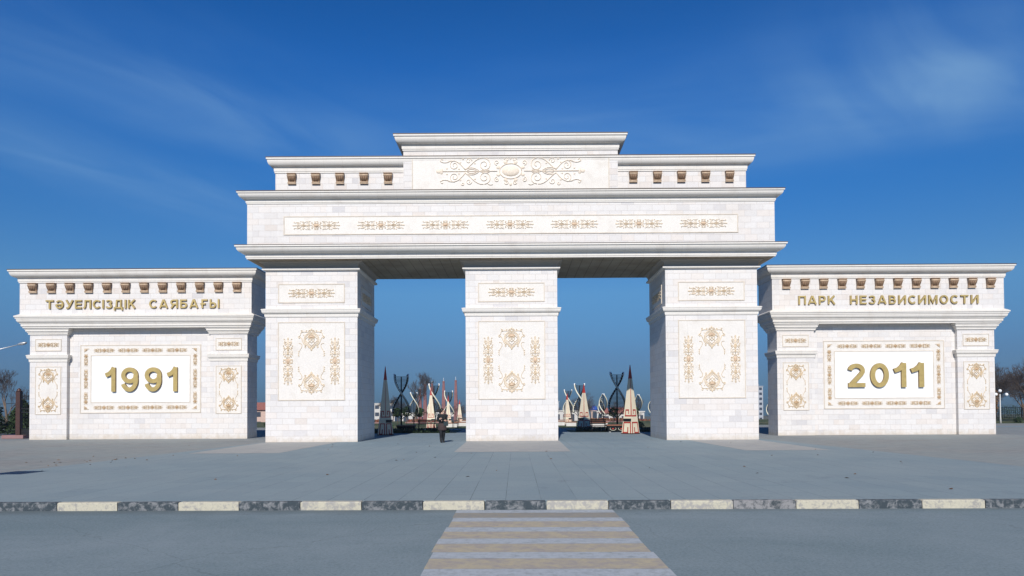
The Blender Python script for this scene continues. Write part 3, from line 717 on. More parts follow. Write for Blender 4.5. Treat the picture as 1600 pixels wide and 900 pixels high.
# ------------------------------------------------------------------ lettering
def arc(cx, cy, rx, ry, a0, a1, n=14):
    return [(cx+rx*math.cos(R(a0+(a1-a0)*i/n)), cy+ry*math.sin(R(a0+(a1-a0)*i/n))) for i in range(n+1)]
BAR = [(.085, 0), (.085, 1)]
GL = {   # character: (width, stroke width, strokes) on a cap height of 1
 'Т': (.80, .17, [[(0, .915), (.8, .915)], [(.4, 0), (.4, .9)]]),
 'Ә': (.84, .165, [arc(.42, .5, .335, .417, 145, -178, 26), [(.10, .47), (.74, .47)]]),
 'У': (.80, .165, [[(.09, 1), (.44, .34)], [(.73, 1), (.45, .36), (.34, .14), (.25, .085), (.10, .085)]]),
 'Е': (.68, .17, [BAR, [(.1, .915), (.68, .915)], [(.1, .52), (.64, .52)], [(.1, .085), (.68, .085)]]),
 'Л': (.78, .165, [[(.0, .085), (.09, .10), (.165, .22), (.20, .50), (.205, .99)], [(.13, .917), (.72, .917)], [(.695, 0), (.695, 1)]]),
 'С': (.78, .165, [arc(.42, .5, .335, .417, 42, 318, 22)]),
 'І': (.17, .17, [BAR]),
 'З': (.66, .16, [arc(.31, .73, .235, .19, 160, -90), arc(.31, .305, .265, .225, 90, -160)]),
 'Д': (.90, .16, [[(.08, -.22), (.08, .08)], [(0, .085), (.90, .085)], [(.82, -.22), (.82, .08)], [(.19, .1), (.26, .35), (.285, .99)], [(.21, .92), (.73, .92)], [(.70, .05), (.70, 1)]]),
 'К': (.76, .17, [BAR, [(.13, .40), (.66, 1)], [(.30, .60), (.68, 0)]]),
 'А': (.88, .165, [[(.08, 0), (.43, 1)], [(.80, 0), (.45, 1)], [(.2, .27), (.68, .27)]]),
 'Я': (.78, .165, [[(.695, 0), (.695, 1)], [(.72, .917)]+arc(.36, .685, .26, .232, 90, 270)+[(.72, .453)], [(.42, .46), (.10, 0)]]),
 'Б': (.72, .165, [BAR, [(.1, .917), (.66, .917)], [(.1, .575)]+arc(.38, .33, .25, .245, 90, -90)+[(.1, .085)]]),
 'Ғ': (.72, .165, [[(.20, 0), (.20, 1)], [(.2, .917), (.72, .917)], [(0, .47), (.52, .47)]]),
 'Ы': (.98, .165, [BAR, [(.1, .575)]+arc(.34, .33, .22, .245, 90, -90)+[(.1, .085)], [(.895, 0), (.895, 1)]]),
 'П': (.76, .17, [BAR, [(.1, .915), (.66, .915)], [(.675, 0), (.675, 1)]]),
 'Р': (.70, .165, [BAR, [(.1, .917)]+arc(.37, .67, .24, .247, 90, -90)+[(.1, .423)]]),
 'Н': (.76, .17, [BAR, [(.1, .5), (.66, .5)], [(.675, 0), (.675, 1)]]),
 'В': (.72, .16, [BAR, [(.1, .92)]+arc(.36, .725, .21, .195, 90, -90)+[(.1, .53)], [(.1, .53)]+arc(.38, .305, .25, .225, 90, -90)+[(.1, .08)]]),
 'И': (.78, .165, [BAR, [(.10, .07), (.68, .93)], [(.695, 0), (.695, 1)]]),
 'М': (.92, .16, [BAR, [(.10, .97), (.46, .10), (.82, .97)], [(.835, 0), (.835, 1)]]),
 'О': (.84, .165, [arc(.42, .5, .335, .417, 90, 450, 30)]),
 '9': (.72, .172, [arc(.36, .67, .262, .244, 0, 360, 26), arc(.345, .49, .28, .404, 30, -155, 22)]),
 '0': (.72, .18, [arc(.36, .5, .265, .41, 90, 450, 30)]),
 '2': (.72, .172, [arc(.35, .69, .25, .21, 172, -28, 16)+[(.42, .42), (.16, .14)], [(.03, .10), (.70, .10)]]),
 '1': (.50, .172, [[(.36, 0), (.36, .999)], [(.02, .68), (.18, .74), (.30, .86), (.37, .99)]]),
}
def char_mesh(name, ch, x0, z0, sx, sz, y, th):
    """raised metal character: every stroke a solid bar, each 1.5 mm prouder than the last so none share a plane"""
    s_ = MB(); w_, sw, strokes = GL[ch]
    for k, pts in enumerate(strokes):
        n = len(pts); closed = math.dist(pts[0], pts[-1]) < 1e-6; o = len(s_.v); yf = y-th-.0015*k
        for i, (px, pz) in enumerate(pts):
            a_ = pts[i-1] if i else (pts[-2] if closed else pts[0]); b_ = pts[i+1] if i < n-1 else (pts[1] if closed else pts[-1])
            d1 = Vector((px-a_[0], pz-a_[1])); d2 = Vector((b_[0]-px, b_[1]-pz))
            if d1.length < 1e-9: d1 = d2
            if d2.length < 1e-9: d2 = d1
            t1 = d1.normalized(); t2 = d2.normalized(); tt = (t1+t2).normalized(); cs = max(.6, tt.dot(t1)); nx_, nz_ = -tt.y/cs, tt.x/cs
            for q_ in (1, -1):
                X = x0+(px+nx_*sw/2*q_)*sx; Z = z0+(pz+nz_*sw/2*q_)*sz
                s_.v += [(X, yf, Z), (X, y, Z)]
        for i in range(n-1):
            a0 = o+4*i; b0 = a0+4
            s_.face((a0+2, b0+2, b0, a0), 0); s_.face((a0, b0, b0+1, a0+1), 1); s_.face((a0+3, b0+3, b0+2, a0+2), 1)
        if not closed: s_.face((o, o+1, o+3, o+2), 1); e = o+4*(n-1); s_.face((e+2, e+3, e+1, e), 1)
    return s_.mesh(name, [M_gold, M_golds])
def place_glyph(ch, name, parent, x0, x1, z0, z1, y, th, bold):
    sx = (x1-x0)/(GL[ch][0] if ch != '1' else .46); return inst(name, char_mesh(name, ch, x0, z0, sx, z1-z0, y, th), parent)
def word(txt, parent, x0, x1, zb, cap, y, th):
    KX = 1.14; wd = [GL[c][0]*cap*KX for c in txt]; gap = (x1-x0-sum(wd))/(len(txt)-1); x = x0
    for c, w_ in zip(txt, wd):
        inst('letter', char_mesh('letter', c, x, zb, cap*KX, cap, y, th), parent); x += w_+gap

# ------------------------------------------------------------------ the two flanking walls
def make_wall(cx, label, words, digits):
    root = thing('gate_wall', label, 'wall', (cx, 5.0, 0), 0, 'walls flanking the arch')
    pil = MB().box(-1.075, 1.075, 0, 1.6, 0, 6.2).build('pillar', M_stone2, root, (-5.225, 0, 0))
    rp = (-1.075, 1.075, 0, 1.6)
    MB().loft(rp, cornice_profile(.02, .15, 4.50, 4.90)+[(.02, 4.93)]).build('string_course', M_trim, pil)
    MB().loft(rp, [(.02, 6.08), (.07, 6.09), (.07, 6.17), (.10, 6.18), (.13, 6.26), (.17, 6.27), (.17, 6.36), (.21, 6.38), (.215, 6.448)]).build('capital', M_trim, pil)
    panel_part(pil, -.72, .72, 5.17, 5.80, 0, M_panel, fr=.035); panel_part(pil, -.71, .71, 1.49, 4.20, 0, M_panel, fr=.035)
    inst('scroll_ornament', O_pil, pil, (0, -.016, 5.49))
    inst('medallion', MEDS[1], pil, (0, -.016, 3.64)); inst('medallion', MEDS[-1], pil, (0, -.016, 2.06))
    for sx in (1, -1):
        inst('scroll_ornament', SCs[(sx, 1)], pil, (sx*.50, -.016, 3.22)); inst('scroll_ornament', SCs[(sx, -1)], pil, (sx*.50, -.016, 2.48))
    p2 = copy_tree(pil, root); p2.location = (5.225, 0, 0)
    wl = MB().box(-4.15, 4.15, .25, 1.35, 0, 6.5).build('wall', M_stone2, root)
    # framed field: travertine border around a white slab
    fo = .25; p = MB()
    X, Xi, Z0, Z1, Zi0, Zi1 = 3.47, 2.90, 1.56, 5.45, 2.12, 4.89
    p.box(-X, X, fo-.014, fo+.02, Zi1, Z1); p.box(-X, X, fo-.014, fo+.02, Z0, Zi0); p.box(-X, -Xi, fo-.014, fo+.02, Zi0, Zi1); p.box(Xi, X, fo-.014, fo+.02, Zi0, Zi1)
    for q, e in ((X, .045), (Xi, -.045)):
        za, zb = (Z0, Z1) if q == X else (Zi0, Zi1)
        zl, zh = (za-.045, za) if q == X else (za, za+.045)
        p.box(-q-.045 if q == X else -q, -q if q == X else -q+.045, fo-.034, fo+.02, za-(.045 if q == X else 0), zb+(.045 if q == X else 0), 1)
        p.box(q if q == X else q-.045, q+.045 if q == X else q, fo-.034, fo+.02, za-(.045 if q == X else 0), zb+(.045 if q == X else 0), 1)
        iw = q if q == X else q-.045
        p.box(-iw, iw, fo-.033, fo+.02, zl, zh, 1); zt = (zb, zb+.045) if q == X else (zb-.045, zb); p.box(-iw, iw, fo-.033, fo+.02, zt[0], zt[1], 1)
    fr = p.build('panel_frame', [M_panel, M_edge], wl)
    MB().box(-Xi+.045, Xi-.045, fo-.016, fo+.02, Zi0+.045, Zi1-.045).build('white_slab', M_white, wl)
    for x in (-2.12, -.72, .69, 2.11):
        for z_ in (5.17, 1.84): inst('scroll_ornament', O_fr, wl, (x, fo-.016, z_))
    for x in (-3.18, 3.18):
        inst('scroll_ornament', O_frv, wl, (x, fo-.016, 3.50))
        inst('scroll_ornament', O_frvt, wl, (x, fo-.016, 4.83)); inst('scroll_ornament', O_frvb, wl, (x, fo-.016, 2.17))
    for sx in (1, -1):
        for sz in (1, -1):
            r_ = Relief(.025)
            for k in range(3):
                r_.stroke([(sx*(.10-.07*k), sz*.12), (sx*(.10-.07*k), sz*(-.10+.07*k))], .03); r_.stroke([(sx*.12, sz*(.10-.07*k)), (sx*(-.16+.09*k), sz*(.10-.07*k))], .03)
            r_.boss(sx*.02, sz*.02, .05, .05, .04)
            inst('corner_ornament', r_.mesh((M_orn, M_boss), name='corner_ornament'), wl, (sx*3.16, fo-.016, 3.505+sz*1.66))
    rw = (-6.3, 6.3, 0, 1.6)
    en = MB().box(-6.67, 6.67, -.37, 1.97, 7.0, 9.3).build('entablature', M_stone2, root)
    MB().loft(rw, [(.22, 6.45), (.27, 6.45), (.27, 6.52), (.31, 6.53), (.33, 6.56), (.335, 6.68), (.38, 6.70), (.38, 6.74)]+ovolo(.39, 6.75, .50, 6.95, 5)+[(.535, 6.96), (.545, 7.04), (.585, 7.05), (.59, 7.12), (.38, 7.24)]).build('cornice', M_trim, en)
    cornice(en, (-6.67, 6.67, -.37, 1.97), 0, .44, 9.03, 9.73)
    for i in range(12): inst('bracket', BR2, en, ((i-5.5)*1.067, -.37, 8.44))
    for txt, x0, x1 in words: word(txt, en, x0, x1, 7.53, .50, -.375, .085)
    for ch, x0, x1 in digits: place_glyph(ch, 'numeral', wl, x0, x1, 2.76, 4.17, fo-.02, .13, .022)
    return root
def DX(px, cx): return (px-806)*0.0371+.2-cx
q = 6.925
dl = [(c, DX(120+a/q, -21.65), DX(120+b_/q, -21.65)) for c, a, b_ in (('1', 298, 413), ('9', 470, 658), ('9', 725, 912), ('1', 968, 1084))]
make_wall(-21.65, 'white stone wall left of the arch with gold numerals 1991', [('ТӘУЕЛСІЗДІК', -5.13, .03), ('САЯБАҒЫ', .82, 4.85)], dl)
dr = [(c, DX(a, 21.65), DX(b_, 21.65)) for c, a, b_ in (('2', 1325.5, 1354), ('0', 1361, 1390.5), ('1', 1398, 1418), ('1', 1424.5, 1446))]
make_wall(21.65, 'white stone wall right of the arch with gold numerals 2011', [('ПАРК', -5.19, -3.06), ('НЕЗАВИСИМОСТИ', -2.22, 5.16)], dr)

# ------------------------------------------------------------------ obelisks
def obelisk_mesh(H, side, corner):
    s = MB(); hb = side/2
    def hw(v): return hb*(1-v)+.012
    rings = [0, .175, .225, .80, .999]
    for i, v in enumerate(rings):
        h = hw(v); s.v += [(-h, -h, v*H), (h, -h, v*H), (h, h, v*H), (-h, h, v*H)]
    for r_ in range(4):
        for i in range(4):
            j = (i+1) % 4; s.face((r_*4+i, r_*4+j, r_*4+4+j, r_*4+4+i), 1 if r_ == 3 else 0)
    s.face((16, 17, 18, 19), 1); s.face((3, 2, 1, 0))
    def line(pts, wv, face):
        ca, sa = math.cos(face*math.pi/2), math.sin(face*math.pi/2)
        for (u0, v0), (u1, v1) in zip(pts, pts[1:]):
            wu = wv
            if abs(u1-u0) < 1e-6: q4 = [(u0-wu, min(v0, v1)-wu*.10), (u0+wu, min(v0, v1)-wu*.10), (u1+wu, max(v0, v1)+wu*.10), (u1-wu, max(v0, v1)+wu*.10)]
            else: q4 = [(min(u0, u1), v0-wu*.10), (max(u0, u1), v0-wu*.10), (max(u0, u1), v0+wu*.10), (min(u0, u1), v0+wu*.10)]
            o = len(s.v)
            for u, v in q4:
                h = hw(v); x, y = u*h, -h-.006
                s.v.append((x*ca-y*sa, x*sa+y*ca, v*H))
            s.face((o, o+1, o+2, o+3), 1)
    for fc in range(4 if corner else 0):
        g_ = -1 if fc % 2 == 0 else 1
        line([(g_*.93, .26), (g_*.93, .82)], .07, fc)
        line([(g_*.93, .262), (-g_*.55, .262), (-g_*.55, .345), (g_*.30, .345), (g_*.30, .30)], .10, fc)
        line([(g_*.78, .02), (g_*.78, .165), (-g_*.72, .165), (-g_*.72, .02), (g_*.22, .02), (g_*.22, .09)], .10, fc)
    for fc in range(0 if corner else 4):
        line([(0, .26), (0, .82)], .05, fc)
        for sg in (1, -1):
            line([(0, .262), (sg*.74, .262), (sg*.74, .345), (sg*.36, .345), (sg*.36, .30)], .065, fc)
            line([(sg*.14, .02), (sg*.14, .165), (sg*.80, .165), (sg*.80, .02), (sg*.47, .02), (sg*.47, .08)], .065, fc)
    return s.mesh('obelisk_body', [M_obel, M_red])
def obelisk(x, y, H, side, rz, label, corner=False):
    o = thing('obelisk', label, 'obelisk', (x, y, 0), rz, 'tapering painted obelisks along the alley')
    inst('shaft', obelisk_mesh(H, side, corner), o)
    h = side/2*(1-.2)
    if corner: MB().box(-h-.03, -h+.06, -h*.98, h*.98, .18*H, .222*H).build('dark_slot', M_dark, o)  # dark box stands in for the open slot in the face
    else: MB().box(h*.05, h*1.02, -h-.03, -h+.06, .18*H, .222*H).build('dark_slot', M_dark, o)
    MB().box(-side*.54, side*.54, -side*.54, side*.54, -.02, .06, bev=.01).build('plinth', M_brown, o)
    return o
obelisk(-8.14, 9.42, 4.40, 0.95, R(12), 'tall cream obelisk in shade beside the left pier of the arch')
obelisk(7.46, 9.1, 4.38, 0.79, R(43), 'cream obelisk half sunlit beside the right pier of the arch', True)
obelisk(-7.1, 25.6, 3.50, 0.82, R(8), 'sunlit white obelisk just left of the walking person')
obelisk(5.95, 24.6, 3.64, 0.84, R(40), 'sunlit white obelisk with its foot in shade, right of the middle pier', True)
obelisk(5.15, 33.6, 3.05, 0.70, R(20), 'smallest sunlit obelisk beside the middle pier right edge')
obelisk(-6.37, 33.7, 2.92, 0.62, R(10), 'white obelisk directly behind the walking person')
obelisk(-6.18, 45.5, 2.66, 0.62, R(14), 'farthest small white obelisk nearest the middle pier left edge')

# ------------------------------------------------------------------ helix sculptures
def helix_parts(h0, h1, ra, rb, th0, turn, tr=0.05):
    strands = []
    n = 30
    for ph in (0, math.pi):
        pts = []; cr_ = []
        for i in range(n+1):
            t_ = i/n; z_ = h1+(h0-h1)*t_; rr = ra+(rb-ra)*t_; a = th0+turn*t_+ph
            pts.append((rr*math.cos(a), rr*math.sin(a), z_))
        strands.append(pts)
    return strands
def helix(x, y, sc, rz, label, turn=math.pi*1.06, ctrl=True, legs=True):
    o = thing('helix_sculpture', label, 'sculpture', (x, y, 0), rz, 'double helix sculptures in the park')
    st = helix_parts(1.36*sc, 4.05*sc, .48*sc, .64*sc, 0.12, turn)
    for pts in st:
        a = MB(); a.tube(pts, .052*sc+.012, 8); b_ = a.build('strand', M_cream, o)
        d = MB(); d.tube([(p[0]*.90, p[1]*.90, p[2]-.02) for p in pts], .035*sc+.008, 6)
        for p in pts[::2]: d.ball((p[0]*.93, p[1]*.93, p[2]), .08*sc, seg=6, rows=4)
        d.build('chain', M_dark, b_)
        MB().tube([(pts[0][0], pts[0][1], pts[0][2]-.12*sc), (pts[0][0]*1.02, pts[0][1]*1.02, pts[0][2]+.12*sc)], .06*sc+.01, 8).build('tip', M_globe, b_)
    r_ = MB()
    for i in range(1, 30):
        p, q_ = st[0][i], st[1][i]
        if math.hypot(p[0]-q_[0], p[1]-q_[1]) > .1: r_.tube([p, q_], .018*sc+.006, 4)
    r_.build('rungs', M_dark, o)
    MB().tube([(0, 0, 0), (0, 0, 3.95*sc)], [.055*sc+.01, .03*sc+.01], 8).build('pole', M_dark, o)
    g_ = MB()
    for k in range(4):
        a = k*math.pi/2+.4; g_.tube([(math.cos(a)*.04, math.sin(a)*.04, .9*sc), (math.cos(a)*.3*sc, math.sin(a)*.3*sc, 1.1*sc), (math.cos(a)*.62*sc, math.sin(a)*.62*sc, 1.36*sc)], .02*sc+.006, 5)
    g_.build('brackets', M_dark, o)
    return o
helix(-8.3, 17.0, 1.02, 0, 'shaded double helix sculpture beside the left shaded obelisk')
helix(7.65, 16.6, 1.03, R(6), 'shaded double helix sculpture beside the half sunlit obelisk')
helix(-10.2, 37.4, .80, R(35), 'pale helix sculpture partly behind the shaded left helix')
helix(-7.2, 29.0, .94, R(12), 'cream helix sculpture behind the obelisk left of the person')
helix(-6.75, 38.5, .84, R(-15), 'cream helix sculpture behind the obelisk over the person')
helix(-5.3, 58.0, .72, R(70), 'small cream helix sculpture behind the farthest obelisk')
helix(6.0, 29.4, .93, R(-4), 'cream helix sculpture behind the obelisk with shaded foot')
helix(5.95, 43.4, .88, R(8), 'cream helix sculpture behind the smallest obelisk by the middle pier')
helix(9.1, 37.4, .74, R(88), 'pointed oval helix sculpture left of the right shaded helix')
helix(13.5, 42.4, .74, R(86), 'pointed oval helix sculpture on the lawn beside the right pier')
helix(15.2, 43.5, .70, R(50), 'helix sculpture touching the inner edge of the right pier')
helix(24.4, 32.4, .62, R(30), 'small helix sculpture in the gap beside the right wall')
helix(10.4, 50.4, .66, R(60), 'small helix sculpture behind the pointed oval helix')

# ------------------------------------------------------------------ planters, benches
def planter(x, y, wdt, label, rz=0):
    o = thing('planter', label, 'planter', (x, y, 0), rz, 'dark ornate planters')
    w2 = wdt/2; b_ = MB(); vs = []
    b_.loft((-w2*.8, w2*.8, -.25, .25), [(0, .06), (.03, .10), (.12, .38), (.14, .44)]); b_.build('body', M_dark, o)
    MB().loft((-w2*.8, w2*.8, -.25, .25), [(.15, .441), (.17, .45), (.17, .50), (.10, .52)]).build('rim', M_wood, o)
    for sx in (-1, 1):
        r_ = Relief(.03); r_.ring(0, 0, .20, .12, .03); r_.boss(0, 0, .08, .05, .03)
        i = inst('oval_medallion', r_.mesh((M_cream, M_red), name='oval_medallion'), o, (sx*w2*.42, -.335, .24)); i.rotation_euler = (R(-18), 0, 0)
    for sx in (-1, 1): MB().box(sx*w2*.7-.06, sx*w2*.7+.06, -.2, .2, 0, .08).build('foot', M_conc, o)
    return o
planter(-7.55, 14.4, 1.25, 'dark planter with two oval medallions under the left shaded helix')
planter(7.05, 12.6, 1.35, 'dark planter with two oval medallions under the right shaded helix')
def bench(x, y, wdt, label, rz=0, seatm=None):
    o = thing('park_bench', label, 'bench', (x, y, 0), rz, 'park benches along the alley')
    w2 = wdt/2
    s_ = MB(); 
    for k in range(4): s_.box(-w2, w2, -.22+.11*k, -.22+.11*k+.09, .42, .45)
    s_.build('seat', seatm or M_wood, o)
    s_ = MB()
    for k in range(3): s_.box(-w2, w2, .25, .28, .55+.12*k, .64+.12*k)
    s_.build('backrest', seatm or M_wood, o)
    for sx in (-1, 1):
        l_ = MB(); xx = sx*(w2-.1)
        l_.tube([(xx, -.2, 0), (xx, -.2, .42), (xx, .2, .42), (xx, .3, .9)], .022, 6); l_.tube([(xx, .2, .42), (xx, .24, 0)], .022, 6)
        l_.tube([(xx, -.2, .42), (xx, -.22, .62), (xx, .26, .64)], .018, 6)
        l_.build('frame', M_dark, o)
    return o
bench(-6.15, 14.6, 1.30, 'dark slatted bench in shade right of the left planter')
bench(5.85, 12.9, 1.1, 'dark slatted bench in shade left of the right planter')
bench(-4.9, 24.5, 1.3, 'brown bench behind the walking person', R(-80))
def planter_seat(x, y, wdt, label, hh=.34):
    o = thing('concrete_seat', label, 'bench', (x, y, 0), 0, 'white concrete benches with brown seats')
    MB().box(-wdt/2, wdt/2, -.25, .25, 0, hh, bev=.02).build('base', M_conc, o)
    s_ = MB()
    for k in range(5): s_.box(-wdt/2-.03, wdt/2+.03, -.28+.115*k, -.28+.115*k+.095, hh+.002, hh+.07)
    s_.build('seat', M_wood, o)
    return o
planter_seat(7.3, 25.8, 1.5, 'white concrete bench with brown seat left of the obelisk with shaded foot')
planter_seat(5.15, 28.7, .9, 'white concrete bench in front of the smallest obelisk')
planter_seat(4.35, 31.5, .8, 'white concrete bench nearest the middle pier right edge')
planter_seat(4.6, 39.5, 1.6, 'distant white concrete bench behind the smallest obelisk')
planter_seat(-5.6, 27.5, 1.2, 'white concrete bench left behind the walking person')
planter_seat(-4.9, 31.0, 1.2, 'white concrete bench right behind the walking person')
planter_seat(-4.6, 40.0, 1.8, 'distant white concrete bench below the farthest obelisk')

# low planted beds (edging + flowers)
M_russet = leafmat('russet_leaf', (0.10, 0.10, 0.045), (0.26, 0.06, 0.05))
def bed(x0, x1, y, label, m=M_russet):
    o = thing('flower_bed', label, 'flower bed', ((x0+x1)/2, y, 0 if y < 48 else terr(y))); w2 = (x1-x0)/2
    MB().box(-w2, w2, -.10, .10, -.02, .13, bev=.015).build('edging', M_pink, o)
    s_ = MB(); r_ = random.Random(int(x0*10))
    for i in range(int(w2*90)):
        px, py = r_.uniform(-w2, w2), r_.uniform(.2, 1.4); hh = r_.uniform(.2, .5); d = r_.uniform(.03, .08); a = r_.uniform(0, 3.14)
        s_.add([(px-d*math.cos(a), py-d*math.sin(a), 0), (px+d*math.cos(a), py+d*math.sin(a), 0), (px+d*1.4*math.cos(a), py+d*1.4*math.sin(a), hh), (px-d*1.4*math.cos(a), py-d*1.4*math.sin(a), hh)], [(0, 1, 2, 3)])
    s_.build('flowers', m, o)
bed(8.5, 14.5, 46.5, 'low bed of russet plants on the lawn below the pointed oval helix')
bed(16.5, 23, 47.5, 'low bed of russet plants on the lawn behind the right pier')
bed(-22, -14.5, 46.5, 'low bed of russet plants behind the shaded left obelisk')
bed(-12.5, -8.5, 47.0, 'low bed of russet plants below the red spires')
bed(14.5, 19.5, 52.0, 'low bed of russet plants before the white building by the right pier')

# ------------------------------------------------------------------ red towers
def tower(x, y, H, label, sc=1):
    o = thing('red_tower', label, 'tower', (x, y, terr(y)-.1), 0, 'red granite spires beyond the alley')
    H -= terr(y)-.1
    MB().loft((-.05, .05, -.05, .05), [(.55*sc, 0), (.55*sc, .3), (.48*sc, .32), (.40*sc, H*.35), (.26*sc, H*.70), (.17*sc, H*.90), (.20*sc, H*.905), (.20*sc, H*.92), (.13*sc, H*.925)]).build('shaft', M_tower, o)
    f_ = MB(); f_.lathe([(.12*sc, H*.92), (.16*sc, H*.93), (.06*sc, H*.945), (.12*sc, H*.96), (.05*sc, H*.975), (.02, H)], seg=8)
    f_.build('finial', M_galv, o)
for i, (px, H, d) in enumerate(((-15.1, 5.3, 80), (-14.3, 6.1, 80), (-12.95, 6.1, 78), (-10.75, 6.35, 74), (-8.9, 6.5, 74))):
    tower(px, d, H, ['leftmost faint red spire beside the bare tree', 'second red spire from the left, closest to the faint one', 'third red spire, behind the obelisk left of the person', 'fourth red spire, above the walking person', 'rightmost red spire, nearest the middle pier'][i], 0.62)

# ------------------------------------------------------------------ trees
def tree_mesh(seed, H, spread=0.5, levels=5, tw=1.0, dense=3, up=.12):
    r_ = random.Random(seed); tr = MB(); cr_ = MB()
    def grow(p, d, l, rad, lev):
        n = 3; pts = [p]; rads = [rad]
        for i in range(n):
            d = (d+Vector((r_.uniform(-1, 1), r_.uniform(-1, 1), r_.uniform(-.4, .7)))*0.18).normalized()
            p = p+d*(l/n); pts.append(p); rads.append(rad*(1-.42*(i+1)/n))
        (tr if lev <= 1 else cr_).tube(pts, rads, 6 if lev <= 1 else 3, caps=False)
        if lev >= levels: return
        k = dense+(1 if lev == 0 else 0)
        for j in range(k):
            t_ = r_.uniform(.45, 1.0) if j else 1.0
            base = pts[0].lerp(pts[-1], t_) if t_ < 1 else pts[-1]
            a = r_.uniform(0, 2*math.pi); sp = r_.uniform(.35, .95)*spread*1.3
            perp = d.orthogonal().normalized(); perp.rotate(Matrix.Rotation(a, 3, d))
            nd = (d*(1-.3*spread)+perp*sp+Vector((0, 0, up))).normalized()
            grow(base, nd, l*r_.uniform(.62, .82), max(rads[-1]*.72, .006*tw), lev+1)
    grow(Vector((0, 0, 0)), Vector((0, 0, 1)), H*.30, H*.024, 0)
    zmax = max(v[2] for v in cr_.v); f = H/zmax
    tr.v = [(a*f, b_*f, c*f) for a, b_, c in tr.v]; cr_.v = [(a*f, b_*f, c*f) for a, b_, c in cr_.v]
    return tr.mesh('trunk', M_bark), cr_.mesh('crown', M_twig)
TR = [tree_mesh(11, 1, .50, 7, .13, 3, .22), tree_mesh(23, 1, .42, 7, .13, 3, .28), tree_mesh(31, 1, .55, 7, .13, 3, .18), tree_mesh(47, 1, .75, 6, .30, 4, .12)]
def bare_tree(x, y, H, k, label, group=None, z0=None, rz=None):
    o = thing('bare_tree', label, 'tree', (x, y, terr(y) if z0 is None else z0), rnd.uniform(0, 6.28) if rz is None else rz, group)
    o.scale = (H, H, H)
    inst('trunk', TR[k][0], o); inst('crown', TR[k][1], o)
    return o
bare_tree(-13.4, 62, 7.4, 0, 'large bare grey tree between the shaded helix and the red spires')
bare_tree(-17.2, 66, 4.6, 1, 'smaller bare tree left of the large bare tree')
bare_tree(11.5, 92, 6.2, 2, 'distant bare tree beside the obelisks right of the middle pier', None)
for i in range(22):
    x = 40.5+(i % 11)*3.4+rnd.uniform(-1, 1); y = 36+(i//11)*9+rnd.uniform(-2, 2)
    bare_tree(x, y, rnd.uniform(5.2, 6.6)+(.6 if i//11 else 0), 3 if i % 3 else i % 2, 'leafless brown tree in the dense row beyond the right wall', 'leafless trees beyond the right wall', 0)
for i, (x, y, H, k) in enumerate(((-41, 22, 5.2, 0), (-46.5, 27, 5.4, 1), (-36.5, 30, 4.6, 2), (-52, 24, 6.0, 0), (-43, 34, 5.0, 1), (-58, 30, 6.0, 2))):
    bare_tree(x, y, H, k, 'leafless tree behind the dark conifers left of the gate', 'leafless trees left of the gate', 0)
for i, (x, y, lb) in enumerate(((-33, 185, 'distant leafless tree behind the shaded left obelisk'), (-22, 175, 'distant leafless tree between the red spires'), (-15, 190, 'distant leafless tree behind the rightmost red spire'),
        (11.5, 175, 'distant leafless tree just right of the middle pier'), (19.5, 190, 'distant leafless tree behind the obelisk with shaded foot'), (30, 172, 'distant leafless tree behind the right shaded helix'), (34, 190, 'distant leafless tree touching the right pier edge'),
        (-66, 190, 'distant leafless tree in the gap beside the left wall'), (63, 185, 'distant leafless tree in the gap beside the right wall'), (-135, 180, 'distant leafless tree at the far left edge of the park'))):
    bare_tree(x, y, rnd.uniform(6.0, 7.5), i % 3, lb)
for i, (x, y, H, lb) in enumerate(((-14.8, 47, 2.6, 'small bare sapling behind the left shaded helix'), (-9.6, 52, 2.9, 'small bare sapling behind the obelisk left of the person'), (-7.9, 60, 3.2, 'small bare sapling behind the walking person'),
        (7.3, 55, 3.0, 'small bare sapling between the two left obelisks of the right opening'), (8.2, 46, 2.3, 'small bare sapling beside the obelisk with shaded foot'), (11.6, 44, 2.4, 'small bare sapling left of the half sunlit obelisk'), (14.6, 52, 3.4, 'small bare sapling by the inner edge of the right pier'), (9.8, 62, 3.0, 'small bare sapling below the blue dome'))):
    bare_tree(x, y, H, i % 3, lb)

def leafy(seed, prof, n, leaf, mat, name='crown'):
    """many small leaf clumps spread through a volume of revolution"""
    r_ = random.Random(seed); s_ = MB(); H = prof[-1][1]
    for i in range(n):
        z_ = r_.uniform(prof[0][1], H)
        for (ra, za), (rb, zb) in zip(prof, prof[1:]):
            if za <= z_ <= zb: rr = ra+(rb-ra)*(z_-za)/max(1e-6, zb-za); break
        a = r_.uniform(0, 6.283); q_ = rr*math.sqrt(r_.uniform(.25, 1))*(1+.22*math.sin(a*3+z_*4))*r_.uniform(.8, 1.12)
        c = Vector((q_*math.cos(a), q_*math.sin(a), z_)); u = Vector((r_.uniform(-1, 1), r_.uniform(-1, 1), r_.uniform(-1, 1))).normalized()
        v_ = u.orthogonal().normalized(); l = leaf*r_.uniform(.6, 1.4)
        s_.add([c-u*l-v_*l*.4, c+u*l-v_*l*.4, c+u*l*.7+v_*l*.5, c-u*l*.7+v_*l*.5], [(0, 1, 2, 3)])
    return s_.mesh(name, mat)
CON = [leafy(i+1, [(.9, .15), (1.0, .9), (.75, 2.0), (.4, 3.0), (.05, 3.8)], 4200, .085, M_leaf) for i in range(2)]
TRK = MB().tube([(0, 0, 0), (0, 0, 1), (0, 0, 3.3)], [.10, .08, .03], 8).mesh('trunk', M_bark)
def conifer(x, y, s_, k, label, group=None):
    o = thing('conifer', label, 'tree', (x, y, 0), k*1.7, group); o.scale = (s_*1.5, s_*1.5, s_)
    inst('trunk', TRK, o); inst('crown', CON[k], o)
conifer(-34.4, 14.0, .66, 0, 'dark squat conifer nearest the iron gate at the left edge')
